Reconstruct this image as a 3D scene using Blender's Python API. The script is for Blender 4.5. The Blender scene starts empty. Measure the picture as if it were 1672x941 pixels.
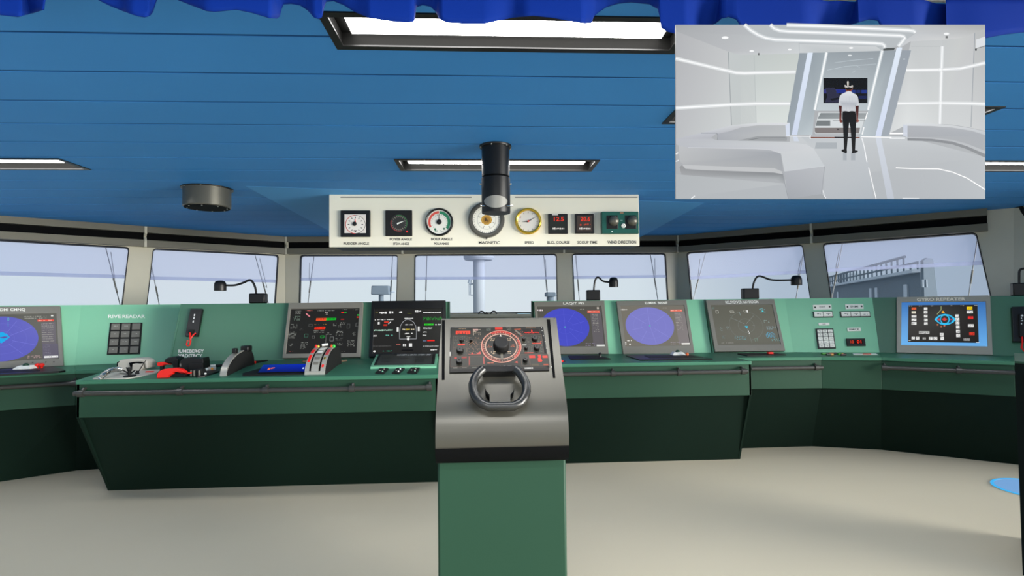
import bpy, math, random
from mathutils import Vector, Matrix
from mathutils.geometry import tessellate_polygon
random.seed(7)
V = Vector
C = bpy.context.scene.collection
PI = math.pi
# ------------------------------------------------------------------ camera
F, CX, CY = 900.0, 836.0, 470.5
EYE = V((0, 0, 1.65))
_Y = V((-46 / F, -28.9 / F, -1)).normalized()
_X = V((17514 / F, 144.5 / F, -1)); _X = (_X - _Y * _X.dot(_Y)).normalized()
_Z = _X.cross(_Y)
RIGHT = V((_X.x, _Y.x, _Z.x)); UP = V((_X.y, _Y.y, _Z.y)); BACK = V((_X.z, _Y.z, _Z.z))
def ray(px, py): return RIGHT * ((px - CX) / F) + UP * ((CY - py) / F) - BACK
def onplane(px, py, P0, n):
    r = ray(px, py); return EYE + r * ((P0 - EYE).dot(n) / r.dot(n))
def atY(px, py, y): return onplane(px, py, V((0, y, 0)), V((0, 1, 0)))
def atZ(px, py, z): return onplane(px, py, V((0, 0, z)), V((0, 0, 1)))
cam = bpy.data.cameras.new('camera'); camo = bpy.data.objects.new('camera', cam); C.objects.link(camo)
M3 = Matrix((RIGHT, UP, BACK)).transposed()
camo.matrix_world = Matrix.Translation(EYE) @ M3.to_4x4()
cam.sensor_width = 36; cam.lens = F / 1672 * 36; cam.clip_start = 0.02; cam.clip_end = 500
bpy.context.scene.camera = camo
# ------------------------------------------------------------------ materials
def s2l(c): return tuple((x / 255 / 12.92 if x / 255 <= .04045 else ((x / 255 + .055) / 1.055) ** 2.4) for x in c)
def mat(name, rgb, rough=.5, metal=0., spec=.5, var=.06, vscale=6., bump=0.):
    m = bpy.data.materials.new(name); m.use_nodes = True; nt = m.node_tree
    b = nt.nodes['Principled BSDF']; c = s2l(rgb)
    b.inputs['Roughness'].default_value = rough; b.inputs['Metallic'].default_value = metal
    b.inputs['Specular IOR Level'].default_value = spec
    tc = nt.nodes.new('ShaderNodeTexCoord'); nz = nt.nodes.new('ShaderNodeTexNoise')
    nz.inputs['Scale'].default_value = vscale; nz.inputs['Detail'].default_value = 3
    nt.links.new(tc.outputs['Object'], nz.inputs['Vector'])
    mx = nt.nodes.new('ShaderNodeMix'); mx.data_type = 'RGBA'
    mx.inputs[6].default_value = tuple(x * (1 - var) for x in c) + (1,)
    mx.inputs[7].default_value = tuple(min(1, x * (1 + var)) for x in c) + (1,)
    nt.links.new(nz.outputs['Fac'], mx.inputs[0]); nt.links.new(mx.outputs[2], b.inputs['Base Color'])
    if bump:
        bp = nt.nodes.new('ShaderNodeBump'); bp.inputs['Strength'].default_value = bump; bp.inputs['Distance'].default_value = .002
        n2 = nt.nodes.new('ShaderNodeTexNoise'); n2.inputs['Scale'].default_value = 180
        nt.links.new(tc.outputs['Object'], n2.inputs['Vector']); nt.links.new(n2.outputs['Fac'], bp.inputs['Height'])
        nt.links.new(bp.outputs['Normal'], b.inputs['Normal'])
    return m
def emit(name, rgb, strength):
    m = bpy.data.materials.new(name); m.use_nodes = True; b = m.node_tree.nodes['Principled BSDF']
    b.inputs['Base Color'].default_value = (.02, .02, .02, 1)
    b.inputs['Emission Color'].default_value = s2l(rgb) + (1,); b.inputs['Emission Strength'].default_value = strength
    return m
def attr_mat(name, glow):
    m = bpy.data.materials.new(name); m.use_nodes = True; nt = m.node_tree; b = nt.nodes['Principled BSDF']
    a = nt.nodes.new('ShaderNodeVertexColor'); a.layer_name = 'ink'
    if glow:
        b.inputs['Base Color'].default_value = (.004, .004, .004, 1); b.inputs['Roughness'].default_value = .25
        b.inputs['Specular IOR Level'].default_value = .12
        nt.links.new(a.outputs['Color'], b.inputs['Emission Color']); b.inputs['Emission Strength'].default_value = glow
    else:
        nt.links.new(a.outputs['Color'], b.inputs['Base Color']); b.inputs['Roughness'].default_value = .5
    return m
def glass_mat(name, tint, gloss=.05):
    m = bpy.data.materials.new(name); m.use_nodes = True; nt = m.node_tree; nt.nodes.clear()
    o = nt.nodes.new('ShaderNodeOutputMaterial'); t = nt.nodes.new('ShaderNodeBsdfTransparent'); g = nt.nodes.new('ShaderNodeBsdfGlossy')
    x = nt.nodes.new('ShaderNodeMixShader'); t.inputs[0].default_value = tint + (1,); g.inputs['Roughness'].default_value = .02
    x.inputs[0].default_value = gloss
    nt.links.new(t.outputs[0], x.inputs[1]); nt.links.new(g.outputs[0], x.inputs[2]); nt.links.new(x.outputs[0], o.inputs[0]); return m
def film_mat(name, tint, diff, fac):
    m = bpy.data.materials.new(name); m.use_nodes = True; nt = m.node_tree; nt.nodes.clear()
    o = nt.nodes.new('ShaderNodeOutputMaterial'); t = nt.nodes.new('ShaderNodeBsdfTransparent'); g = nt.nodes.new('ShaderNodeBsdfTranslucent')
    x = nt.nodes.new('ShaderNodeMixShader'); t.inputs[0].default_value = tint + (1,); g.inputs[0].default_value = diff + (1,)
    x.inputs[0].default_value = fac
    nt.links.new(t.outputs[0], x.inputs[1]); nt.links.new(g.outputs[0], x.inputs[2]); nt.links.new(x.outputs[0], o.inputs[0]); return m
M = dict(
    ceil=mat('blue ceiling boards', (72, 150, 224), .6, spec=.12, var=.03, vscale=2),
    soffit=mat('blue smooth soffit', (92, 174, 242), .6, spec=.15, var=.03),  # lighter than the boards: its extra brightness is put into the colour
    groove=mat('board groove', (36, 84, 140), .8, spec=.1),
    floor=mat('beige floor covering', (187, 180, 160), .75, spec=.2, var=.035, vscale=1.2),
    wall=mat('beige wall paint', (204, 199, 180), .55, spec=.3, var=.03),
    beam=mat('olive grey beam paint', (112, 109, 96), .5, spec=.3, var=.04),
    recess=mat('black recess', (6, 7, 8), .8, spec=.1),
    gasket=mat('black rubber gasket', (26, 28, 32), .6, spec=.3),
    green=mat('dark green enamel', (35, 66, 50), .5, spec=.2, var=.05, vscale=2),
    mid=mat('shaded light green enamel', (70, 117, 94), .45, spec=.4, var=.03, vscale=1.5),  # shaded copy of the light green, dimness put into the colour
    top=mat('lightened console green enamel', (58, 112, 88), .42, spec=.3, var=.05, vscale=2),  # console green lightened for worktops, lamp light put into the colour
    kick=mat('shade darkened green enamel', (13, 30, 23), .6, spec=.1, var=.05, vscale=2),  # console green darkened, shade of the lower panels put into the colour
    light=mat('light green enamel', (124, 193, 156), .42, spec=.6, var=.03, vscale=1.5),
    steel=mat('grey painted steel', (76, 74, 66), .33, metal=.35, spec=.7, var=.04),
    rail=mat('dark grey rail', (54, 54, 51), .35, spec=.5),
    bezel=mat('grey plastic bezel', (118, 116, 108), .45, spec=.5),
    wheel=mat('dark grey wheel rim', (34, 34, 32), .3, spec=.6),
    bezel2=mat('pale grey plastic bezel', (156, 154, 143), .5, spec=.4),
    blackp=mat('black plastic', (16, 16, 16), .4, spec=.4),
    softblack=mat('matt black', (24, 24, 24), .6, spec=.3),
    key=mat('grey key plastic', (112, 110, 102), .5),
    white=mat('white plastic', (236, 236, 228), .45),
    cream=mat('cream panel paint', (232, 227, 208), .5, spec=.3, var=.02),
    silver=mat('brushed silver', (176, 174, 164), .35, metal=.4),
    chrome=mat('chrome', (210, 210, 205), .15, metal=1.),
    gold=mat('polished brass', (226, 188, 70), .25, metal=.8),
    teal=mat('dark teal enamel', (12, 84, 72), .4),
    red=mat('red plastic', (236, 30, 16), .4),
    greyp=mat('light grey plastic', (178, 174, 164), .45),
    cloth=mat('royal blue cloth', (0, 46, 140), .8, spec=.2, var=.05, bump=.1),
    darkcab=mat('black green enamel', (3, 12, 11), .7, spec=.1),
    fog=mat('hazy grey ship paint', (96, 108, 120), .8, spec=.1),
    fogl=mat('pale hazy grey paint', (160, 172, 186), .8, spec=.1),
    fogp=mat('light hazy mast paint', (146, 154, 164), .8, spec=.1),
    deck=mat('whitened unseen deck paint', (206, 210, 210), .8),  # unseen deck kept pale to bounce light up onto the ceiling
    wiper=mat('grey wiper metal', (150, 154, 156), .5),
    can=mat('gunmetal paint', (104, 102, 92), .35, metal=.5),
    lampw=emit('white lamp diffuser', (255, 253, 250), 19.0),
    inner=mat('dark fixture lining', (16, 16, 15), .8, spec=.1),
    ink=attr_mat('printed face', 0), screen=attr_mat('lit screen', 1.0),
    glass=glass_mat('window glass', (.99, .995, 1.0), .03),
    film=film_mat('lavender sunscreen film', (.93, .935, 1.0), (.8, .82, .95), .12),
    hem=film_mat('lavender film hem', (.82, .84, .95), (.75, .78, .95), .35),
)
# ------------------------------------------------------------------ mesh builder
LOC = {}
class MB:
    def __init__(s): s.v = []; s.f = []; s.c = []
    def add(s, vs, fs, cols=None):
        k = len(s.v); s.v += [V(p) for p in vs]
        for i, f in enumerate(fs):
            s.f.append([k + a for a in f]); s.c.append(None if cols is None else [cols[a] for a in f])
        return s
    def prism(s, pts, vec):
        n = len(pts); pts = [V(p) for p in pts]; vec = V(vec)
        nm = V((0, 0, 0))
        for i in range(n): nm += pts[i].cross(pts[(i + 1) % n])
        if nm.dot(vec) > 0: pts = pts[::-1]
        return s.add(pts + [p + vec for p in pts], [list(range(n)), list(range(2 * n - 1, n - 1, -1))] + [[(i + 1) % n, i, n + i, n + (i + 1) % n] for i in range(n)])
    def box(s, a, b):
        x0, y0, z0 = a; x1, y1, z1 = b
        return s.prism([(x0, y0, z0), (x1, y0, z0), (x1, y1, z0), (x0, y1, z0)], (0, 0, z1 - z0))
    def obox(s, o, ax, ay, az): return s.prism([o, o + ax, o + ax + ay, o + ay], az)
    def plate(s, o, u, v, n, outer, holes, o0, o1):
        loops = [outer] + holes
        flat = [p for l in loops for p in l]
        tris = tessellate_polygon([[V((p[0], p[1], 0)) for p in l] for l in loops])
        N = len(flat)
        a = [o + u * p[0] + v * p[1] + n * o1 for p in flat]; b = [o + u * p[0] + v * p[1] + n * o0 for p in flat]
        fs = []
        for t in tris:
            p, q, r = (flat[i] for i in t)
            cr = (q[0] - p[0]) * (r[1] - p[1]) - (q[1] - p[1]) * (r[0] - p[0])
            if abs(cr) < 1e-12: continue
            if (u.cross(v).dot(n) > 0) != (cr > 0): t = t[::-1]
            fs.append(list(t)); fs.append([N + i for i in t[::-1]])
        k = 0
        for l in loops:
            for i in range(len(l)): fs.append([k + i, k + (i + 1) % len(l), N + k + (i + 1) % len(l), N + k + i])
            k += len(l)
        return s.add(a + b, fs)
    def tube(s, pts, r, seg=12, caps=True):
        pts = [V(p) for p in pts]; n = len(pts); rs = r if isinstance(r, (list, tuple)) else [r] * n
        vs = []; prev = None
        for i, p in enumerate(pts):
            t = (pts[min(i + 1, n - 1)] - pts[max(i - 1, 0)]).normalized()
            if prev is None:
                a = t.cross(V((0, 0, 1)));
                if a.length < .1: a = t.cross(V((1, 0, 0)))
            else: a = prev - t * prev.dot(t)
            a.normalize(); prev = a; b = t.cross(a)
            vs += [p + (a * math.cos(2 * PI * k / seg) + b * math.sin(2 * PI * k / seg)) * rs[i] for k in range(seg)]
        fs = [[i * seg + k, i * seg + (k + 1) % seg, (i + 1) * seg + (k + 1) % seg, (i + 1) * seg + k] for i in range(n - 1) for k in range(seg)]
        if caps: fs += [list(range(seg))[::-1], [(n - 1) * seg + k for k in range(seg)]]
        return s.add(vs, fs)
    def lathe(s, o, ax, prof, seg=40):
        ax = V(ax).normalized(); a = ax.cross(V((0, 0, 1)))
        if a.length < .1: a = ax.cross(V((1, 0, 0)))
        a.normalize(); b = ax.cross(a); vs = []
        for r, h in prof: vs += [o + ax * h + (a * math.cos(2 * PI * k / seg) + b * math.sin(2 * PI * k / seg)) * max(r, 1e-5) for k in range(seg)]
        n = len(prof)
        fs = [[i * seg + k, i * seg + (k + 1) % seg, (i + 1) * seg + (k + 1) % seg, (i + 1) * seg + k] for i in range(n - 1) for k in range(seg)]
        fs += [list(range(seg))[::-1], [(n - 1) * seg + k for k in range(seg)]]
        return s.add(vs, fs)
    def build(s, name, m, parent=None, bevel=0., smooth=True, label=None, ang=32, recalc=False):
        off = LOC.get(parent.name, V((0, 0, 0))) if parent else V((0, 0, 0))
        own = off
        if parent is None:
            lo = V((min(p.x for p in s.v), min(p.y for p in s.v), min(p.z for p in s.v))); hi = V((max(p.x for p in s.v), max(p.y for p in s.v), max(p.z for p in s.v)))
            own = V(((lo.x + hi.x) / 2, (lo.y + hi.y) / 2, lo.z))
        me = bpy.data.meshes.new(name); me.from_pydata([p - own for p in s.v], [], s.f); me.update()
        if any(c is not None for c in s.c):
            at = me.color_attributes.new('ink', 'FLOAT_COLOR', 'CORNER'); k = 0
            for f, c in zip(s.f, s.c):
                for j in range(len(f)):
                    at.data[k].color = (c[j] if c else (0, 0, 0, 1)); k += 1
        me.materials.append(M[m] if isinstance(m, str) else m)
        if recalc:
            import bmesh
            bm = bmesh.new(); bm.from_mesh(me); bmesh.ops.recalc_face_normals(bm, faces=bm.faces); bm.to_mesh(me); bm.free()
        if smooth:
            for p in me.polygons: p.use_smooth = True
            me.set_sharp_from_angle(angle=math.radians(ang))
        o = bpy.data.objects.new(name, me); C.objects.link(o)
        if parent: o.parent = parent
        else: o.location = own
        LOC[o.name] = own
        if bevel:
            b = o.modifiers.new('bevel', 'BEVEL'); b.width = bevel; b.segments = 2; b.limit_method = 'ANGLE'; b.harden_normals = False
        if label: o['label'] = label
        return o
def thing(name, label, cat, loc, group=None):
    o = bpy.data.objects.new(name, None); C.objects.link(o); o.location = loc; o.empty_display_size = .1; LOC[o.name] = V(loc)
    return tag(o, label, cat, group)
def tag(o, label, cat, group=None):
    o['label'] = label; o['category'] = cat
    if group: o['group'] = group
    return o
def struct(o, label=None):
    o['kind'] = 'structure'
    if label: o['label'] = label
    return o
# ------------------------------------------------------------------ flat printed / lit faces
_T = {}
def text2d(s):
    if s in _T: return _T[s]
    cu = bpy.data.curves.new('t', 'FONT'); cu.body = s; cu.size = 1; cu.offset = .02; cu.resolution_u = 3
    ob = bpy.data.objects.new('t', cu); C.objects.link(ob)
    dg = bpy.context.evaluated_depsgraph_get(); dg.update()
    me = bpy.data.meshes.new_from_object(ob.evaluated_get(dg))
    vs = [(v.co.x, v.co.y) for v in me.vertices]; fs = [list(p.vertices) for p in me.polygons]
    bpy.data.objects.remove(ob); bpy.data.curves.remove(cu); bpy.data.meshes.remove(me)
    x0 = min(v[0] for v in vs); x1 = max(v[0] for v in vs); y0 = min(v[1] for v in vs); y1 = max(v[1] for v in vs)
    _T[s] = ([((x - x0) / (x1 - x0), 1 - (y - y0) / (y1 - y0)) for x, y in vs], fs); return _T[s]
def lin(c): return s2l(c) + (1,)
class Face:
    """draws on a planar quad; coordinates given in rect (x0,y0,x1,y1), y down"""
    def __init__(s, quad, rect, n, gap=.0004):
        s.q = [V(p) for p in quad]; s.r = rect; s.n = n; s.gap = gap; s.mb = MB()
    def pt(s, x, y, L=0):
        a = (x - s.r[0]) / (s.r[2] - s.r[0]); b = (y - s.r[1]) / (s.r[3] - s.r[1]); q = s.q
        return (q[0] * (1 - a) + q[1] * a) * (1 - b) + (q[3] * (1 - a) + q[2] * a) * b + s.n * (L * s.gap)
    def poly(s, pts, col, L=1):
        cs = [lin(c) for c in col] if isinstance(col[0], (tuple, list)) else [lin(col)] * len(pts)
        n = len(pts)
        if n > 4:
            tris = tessellate_polygon([[V((p[0], p[1], 0)) for p in pts]]); fs = [list(t) for t in tris]
        else: fs = [list(range(n))]
        P = [s.pt(p[0], p[1], L) for p in pts]; out = []
        for f in fs:
            nn = (P[f[1]] - P[f[0]]).cross(P[f[2]] - P[f[0]])
            out.append(f if nn.dot(s.n) > 0 else f[::-1])
        s.mb.add(P, out, cs); return s
    def rect(s, x0, y0, x1, y1, col, L=1): return s.poly([(x0, y0), (x1, y0), (x1, y1), (x0, y1)], col, L)
    def ell(s, cx, cy, rx, ry, col, L=1, n=36, rim=None):
        pts = [(cx + rx * math.cos(2 * PI * k / n), cy + ry * math.sin(2 * PI * k / n)) for k in range(n)]
        P = [s.pt(cx, cy, L)] + [s.pt(*p, L) for p in pts]
        fs = [[0, 1 + k, 1 + (k + 1) % n] for k in range(n)]
        if (P[fs[0][1]] - P[0]).cross(P[fs[0][2]] - P[0]).dot(s.n) < 0: fs = [f[::-1] for f in fs]
        s.mb.add(P, fs, [lin(col)] + [lin(rim or col)] * n); return s
    def ring(s, cx, cy, rx, ry, w, col, L=1, a0=0, a1=360, n=48):
        a = [math.radians(a0 + (a1 - a0) * k / n) for k in range(n + 1)]
        for k in range(n):
            o = [(cx + rx * math.cos(t), cy + ry * math.sin(t)) for t in (a[k], a[k + 1])]; i = [(cx + (rx - w) * math.cos(t), cy + (ry - w) * math.sin(t)) for t in (a[k], a[k + 1])]
            s.poly([o[0], o[1], i[1], i[0]], col, L)
        return s
    def line(s, pts, w, col, L=2):
        for (x0, y0), (x1, y1) in zip(pts, pts[1:]):
            d = math.hypot(x1 - x0, y1 - y0) or 1; nx, ny = -(y1 - y0) / d * w / 2, (x1 - x0) / d * w / 2
            s.poly([(x0 + nx, y0 + ny), (x1 + nx, y1 + ny), (x1 - nx, y1 - ny), (x0 - nx, y0 - ny)], col, L)
        return s
    def glow(s, pts, w, core, halo, bg, hw, L=2):
        n = len(pts); offs = []
        for i in range(n):
            a = V(pts[max(i - 1, 0)]); b = V(pts[min(i + 1, n - 1)]); d = (b - a).normalized(); offs.append(V((-d.y, d.x)))
        for (o0, c0, o1, c1) in ((-hw, bg, -w / 2, halo), (w / 2, halo, hw, bg), (-w / 2, core, w / 2, core)):
            for i in range(n - 1):
                p, q = V(pts[i]), V(pts[i + 1])
                s.poly([p + offs[i] * o0, q + offs[i + 1] * o0, q + offs[i + 1] * o1, p + offs[i] * o1], [c0, c0, c1, c1], L if c0 != core else L + .5)
        return s
    def text(s, t, x0, y0, x1, y1, col, L=3):
        vs, fs = text2d(t); P = [s.pt(x0 + (x1 - x0) * a, y0 + (y1 - y0) * b, L) for a, b in vs]
        out = []
        for f in fs: out.append(f if (P[f[1]] - P[f[0]]).cross(P[f[2]] - P[f[0]]).dot(s.n) > 0 else f[::-1])
        s.mb.add(P, out, [lin(col)] * len(P)); return s
    def dashes(s, x0, y0, x1, y1, h, col, rows=1, fill=.6, L=2, seed=1, cw=None):
        r = random.Random(seed); cw = cw or h * .8
        for k in range(rows):
            y = y0 + (y1 - y0 - h) * (k / max(rows - 1, 1)) if rows > 1 else y0; x = x0
            while x < x1:
                w = cw * r.uniform(.5, 1.3)
                if r.random() < fill: s.rect(x, y + r.uniform(0, h * .3), min(x + w, x1), y + h * r.uniform(.7, 1), col, L)
                x += w * 1.3
        return s
    def build(s, name, m, parent, label=None): return s.mb.build(name, m, parent, smooth=False, label=label)
def offset_line(pts, d):
    """offset XY polyline to its left by d with mitres"""
    out = []
    for i, p in enumerate(pts):
        p = V(p); ds = []
        if i > 0: ds.append((p - V(pts[i - 1])).normalized())
        if i < len(pts) - 1: ds.append((V(pts[i + 1]) - p).normalized())
        ns = [V((-t.y, t.x)) for t in ds]; b = sum(ns, V((0, 0))); b = b / len(ns); b.normalize()
        out.append(p + b * (d / b.dot(ns[0])))
    return out
def p3(p, z): return V((p[0], p[1], z))
def frame_px(P0, n, outer, inner, o0, o1, inset, parent, name, m, bevel=.004, label=None):
    """a frame ring whose front lies at offset o1; px quads back-projected on that plane"""
    pl = P0 + n * o1
    A = [onplane(*p, pl, n) for p in outer]; B = [onplane(*p, pl, n) for p in inner]
    mb = MB(); d = n * (o0 - o1); e = n * inset
    vs = A + B + [p + d for p in A] + [p - e for p in B]
    fs = []
    for i in range(4):
        j = (i + 1) % 4
        fs += [[i, j, 4 + j, 4 + i], [j, i, 8 + i, 8 + j], [4 + i, 4 + j, 12 + j, 12 + i]]
    fs += [[11, 10, 9, 8], [12, 13, 14, 15]]
    mb.add(vs, fs)
    return mb.build(name, m, parent, bevel=bevel, smooth=False, label=label, recalc=True), [p - e * .97 for p in B]
# ------------------------------------------------------------------ world and light
sc = bpy.context.scene
sc.view_settings.view_transform = 'Standard'; sc.view_settings.look = 'None'; sc.view_settings.gamma = 1.0
sc.view_settings.exposure = 0.0; sc.view_settings.use_curve_mapping = False
w = bpy.data.worlds.new('overcast sky'); sc.world = w; w.use_nodes = True; nt = w.node_tree
bg = nt.nodes['Background']; tc = nt.nodes.new('ShaderNodeTexCoord'); sx = nt.nodes.new('ShaderNodeSeparateXYZ')
nt.links.new(tc.outputs['Generated'], sx.inputs[0])
rmp = nt.nodes.new('ShaderNodeValToRGB'); mr = nt.nodes.new('ShaderNodeMapRange')
mr.inputs[1].default_value = -.6; mr.inputs[2].default_value = .9
nt.links.new(sx.outputs['X'], mr.inputs[0]); nt.links.new(mr.outputs[0], rmp.inputs[0])
cr = rmp.color_ramp
cr.elements[0].color = s2l((200, 211, 220)) + (1,); cr.elements[1].color = s2l((136, 150, 168)) + (1,)
for pos, c in ((.42, (208, 217, 223)), (.58, (204, 213, 221)), (.72, (166, 180, 196))):
    e = cr.elements.new(pos); e.color = s2l(c) + (1,)
nz = nt.nodes.new('ShaderNodeTexNoise'); nz.inputs['Scale'].default_value = 3; nz.inputs['Detail'].default_value = 4
nt.links.new(tc.outputs['Generated'], nz.inputs['Vector'])
mxc = nt.nodes.new('ShaderNodeMix'); mxc.data_type = 'RGBA'; mxc.blend_type = 'MULTIPLY'; mxc.inputs[0].default_value = .08
nt.links.new(rmp.outputs[0], mxc.inputs[6]); nt.links.new(nz.outputs['Color'], mxc.inputs[7]); nt.links.new(mxc.outputs[2], bg.inputs[0])
bg.inputs[1].default_value = 1.22
SUN = V((.87, -.48, .11))
sl = bpy.data.lights.new('aft starboard daylight', 'SUN'); sl.energy = 10.5; sl.angle = math.radians(36); sl.color = (1, .97, .9)
so = bpy.data.objects.new('aft starboard daylight', sl); C.objects.link(so); so.rotation_euler = SUN.to_track_quat('Z', 'Y').to_euler(); so.location = (6, -6, 3)

al = bpy.data.lights.new('added aft fill', 'AREA'); al.shape = 'RECTANGLE'; al.size = 4.5; al.size_y = 1.2; al.energy = 22; al.color = (1, .98, .94)  # unseen fill light added aft to brighten the room
ao = bpy.data.objects.new('added aft fill', al); C.objects.link(ao); ao.location = (.5, -1.6, 2.2); ao.rotation_euler = V((0, -1, .1)).to_track_quat('Z', 'Y').to_euler()

ol = bpy.data.lights.new('overhead lamp', 'AREA'); ol.shape = 'RECTANGLE'; ol.size = 1.5; ol.size_y = .25; ol.energy = 45; ol.color = (1, .98, .94)
oo = bpy.data.objects.new('overhead lamp', ol); C.objects.link(oo); oo.location = (.1, .12, 2.735)
K = 1.22
def ZK(z): return 1.65 + (z - 1.65) * K
CEIL = ZK(2.55)
# ------------------------------------------------------------------ wall lines (at the ceiling edge of the header beams)
h1 = atZ(467, 387, CEIL); h2 = atZ(1107, 384, CEIL); yc = (h1.y + h2.y) / 2
h0 = atZ(0, 352, CEIL); h3 = atZ(1612, 340, CEIL); h4 = atZ(1650, 338, CEIL)
P1 = V((h1.x, yc)); P2 = V((h2.x, yc))
dl = (P1 - V((h0.x, h0.y))).normalized(); P0 = P1 - dl * 5.6
dr = (V((h3.x, h3.y)) - P2).normalized(); P3 = P2 + dr * ((V((h4.x, h4.y)) - P2).length); P4 = P3 + V((.42, -.9)).normalized() * 2.2
HEAD = [P0, P1, P2, P3, P4]
TAN = math.tan(math.radians(12))
def wall_line(z): return offset_line(HEAD, .10 - (ZK(2.33) - z) * TAN)
# floor
fl = MB(); fl.box((-8, -1.5, -.1), (8.5, 9.2, 0)); struct(fl.build('floor', 'floor', smooth=False), 'beige sheet floor of the bridge')
# ceiling boards with recesses for the lights
LR = [(-.60, .83, 2.053, 2.327), (-.648, .878, 4.113, 4.440), (-4.60, -3.075, 4.130, 4.442), (1.10, 2.944, 2.946, 3.254), (3.30, 4.85, 4.10, 4.411)]
gy = [2.228 + .370 * k for k in range(-8, 20)]
edge = offset_line(HEAD, .26)
def xr(y):
    xs = []
    for a, b in zip(edge, edge[1:]):
        if (a.y - y) * (b.y - y) <= 0 and abs(a.y - b.y) > 1e-6: xs.append(a.x + (b.x - a.x) * (y - a.y) / (b.y - a.y))
    L = [x for x in xs if x < 0]; R = [x for x in xs if x > 0]
    return (max(L) if L else -8.0, min(R) if R else 8.0)
ytop = max(p.y for p in edge) - 1e-4
ycuts = sorted({round(v, 5) for v in [-.6, ytop] + gy + [g + .018 for g in gy] + [v for r in LR for v in r[2:]] + [p.y for p in edge] if -.8 <= v <= ytop})
boards = MB(); grooves = MB()
for a, b in zip(ycuts, ycuts[1:]):
    if b - a < 1e-5: continue
    mid = (a + b) / 2; isg = any(g < mid < g + .018 for g in gy)
    cuts = sorted([r[:2] for r in LR if r[2] < mid < r[3]]); (la, ra), (lb, rb) = xr(a + 1e-5), xr(b - 1e-5)
    segs = []; x = None
    for c in cuts: segs.append((x, c[0])); x = c[1]
    segs.append((x, None)); z0 = CEIL + (.0025 if isg else 0)
    for s0, s1 in segs:
        q = [(la if s0 is None else s0, a), (ra if s1 is None else s1, a), (rb if s1 is None else s1, b), (lb if s0 is None else s0, b)]
        (grooves if isg else boards).prism([(x, y, z0) for x, y in q], (0, 0, .055 - (z0 - CEIL)))
cl = boards.build('ceiling', 'ceil', smooth=False); struct(cl, 'blue boarded ceiling')
grooves.build('groove', 'groove', cl, smooth=False)
# smooth soffit in the middle of the ceiling
sa = atZ(401, 306, CEIL - .012); sb = atZ(1150, 333, CEIL - .012)
sm = MB(); poly = [(sa.x, sa.y), (sb.x, sb.y), (sb.x + .1, yc + .1), (sa.x - .05, yc + .1)]
vs = [V((poly[0][0], poly[0][1], CEIL - .001)), V((poly[1][0], poly[1][1], CEIL - .001)), p3(poly[2], CEIL - .03), p3(poly[3], CEIL - .03)]
sm.prism(vs, (0, 0, .02)); struct(sm.build('trim_5', 'soffit', smooth=False), 'smooth blue soffit panel above the instrument panel')
# ------------------------------------------------------------------ walls with rounded window openings
WIN = [  # facet, TL, TR, LB, RB
    (0, (-250, 377), (211, 404), (-262, 500), (199.6, 498)), (0, (250.5, 406), (454.8, 416.6), (239.7, 497.7), (449.8, 496.7)),
    (1, (490.8, 417), (649.4, 416.6), (488.8, 494.7), (647.4, 491.7)), (1, (677.5, 416.2), (908.6, 415), (677.1, 490.6), (910, 490)), (1, (934.8, 414.6), (1086.6, 414), (938, 490), (1091, 489.3)),
    (2, (1121.4, 412.8), (1310.2, 399.7), (1128.5, 488.5), (1322.9, 487)), (2, (1343.9, 398), (1593.9, 380), (1356.6, 485.5), (1617.4, 481.4))]
SILL = 1.52
WT = wall_line(CEIL - .005); WB = wall_line(SILL); FAC = []
for i in range(4):
    a, b = WB[i], WB[i + 1]; u = p3((b - a).normalized(), 0); o = p3(a, SILL)
    hor = V((u.y, -u.x, 0)); tin = V((0, 0, 1)) - hor * TAN; v = tin.normalized(); n = u.cross(v)
    if n.dot(EYE - o) < 0: n = -n
    FAC.append((o, u, v, n))
def fuv(i, px, py):
    o, u, v, n = FAC[i]; p = onplane(px, py, o, n) - o; return (p.dot(u), p.dot(v))
def rounded(q, r, k=5):
    out = []
    for i in range(4):
        p = V(q[i]); a = (V(q[i - 1]) - p).normalized(); b = (V(q[(i + 1) % 4]) - p).normalized()
        for j in range(k + 1):
            t = j / k; out.append(p + a * r * (1 - t) ** 2 + b * r * t ** 2)
    return [(p.x, p.y) for p in out]
HOLES = []
for f, tl, tr, lb, rb in WIN:
    a, b, c, d = fuv(f, *tl), fuv(f, *tr), fuv(f, *lb), fuv(f, *rb)
    top = (a[1] + b[1]) / 2 if f == 1 else None
    def down(p, q): t = (.02 - p[1]) / (q[1] - p[1]); return (p[0] + (q[0] - p[0]) * t, .02)
    HOLES.append((f, [a, b, down(b, d), down(a, c)]))
names = ['wall_left', 'wall_front', 'wall_right', 'wall_starboard']
lab = ['angled port window wall', 'front window wall of the bridge', 'angled starboard window wall', 'side wall beyond the right window wall']
WALLS = []
for i in range(4):
    o, u, v, n = FAC[i]; L = (WB[i + 1] - WB[i]).length
    def uv(p): q = p - o; return (q.dot(u), q.dot(v))
    outer = [(0, 0), (L, 0), uv(p3(WT[i + 1], CEIL - .005)), uv(p3(WT[i], CEIL - .005))]
    holes = [rounded(h, .05) for f, h in HOLES if f == i]
    mb = MB(); mb.plate(o, u, v, n, outer, holes, -.07, 0)
    A, B = p3(WB[i], 0), p3(WB[i + 1], 0); hor = V((u.y, -u.x, 0))
    hor = hor if hor.dot(EYE - o) > 0 else -hor
    mb.prism([A, B, B - hor * .07, A - hor * .07], (0, 0, SILL + .005))
    wo = mb.build(names[i], 'wall', smooth=False); struct(wo, lab[i]); WALLS.append(wo)
ordn = ['first', 'second', 'third', 'fourth', 'fifth', 'sixth', 'seventh']
def shrink(q, d):
    c = V((sum(p[0] for p in q) / 4, sum(p[1] for p in q) / 4)); return [(p[0] + (d if p[0] < c.x else -d), p[1] + (d if p[1] < c.y else -d)) for p in q]
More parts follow.
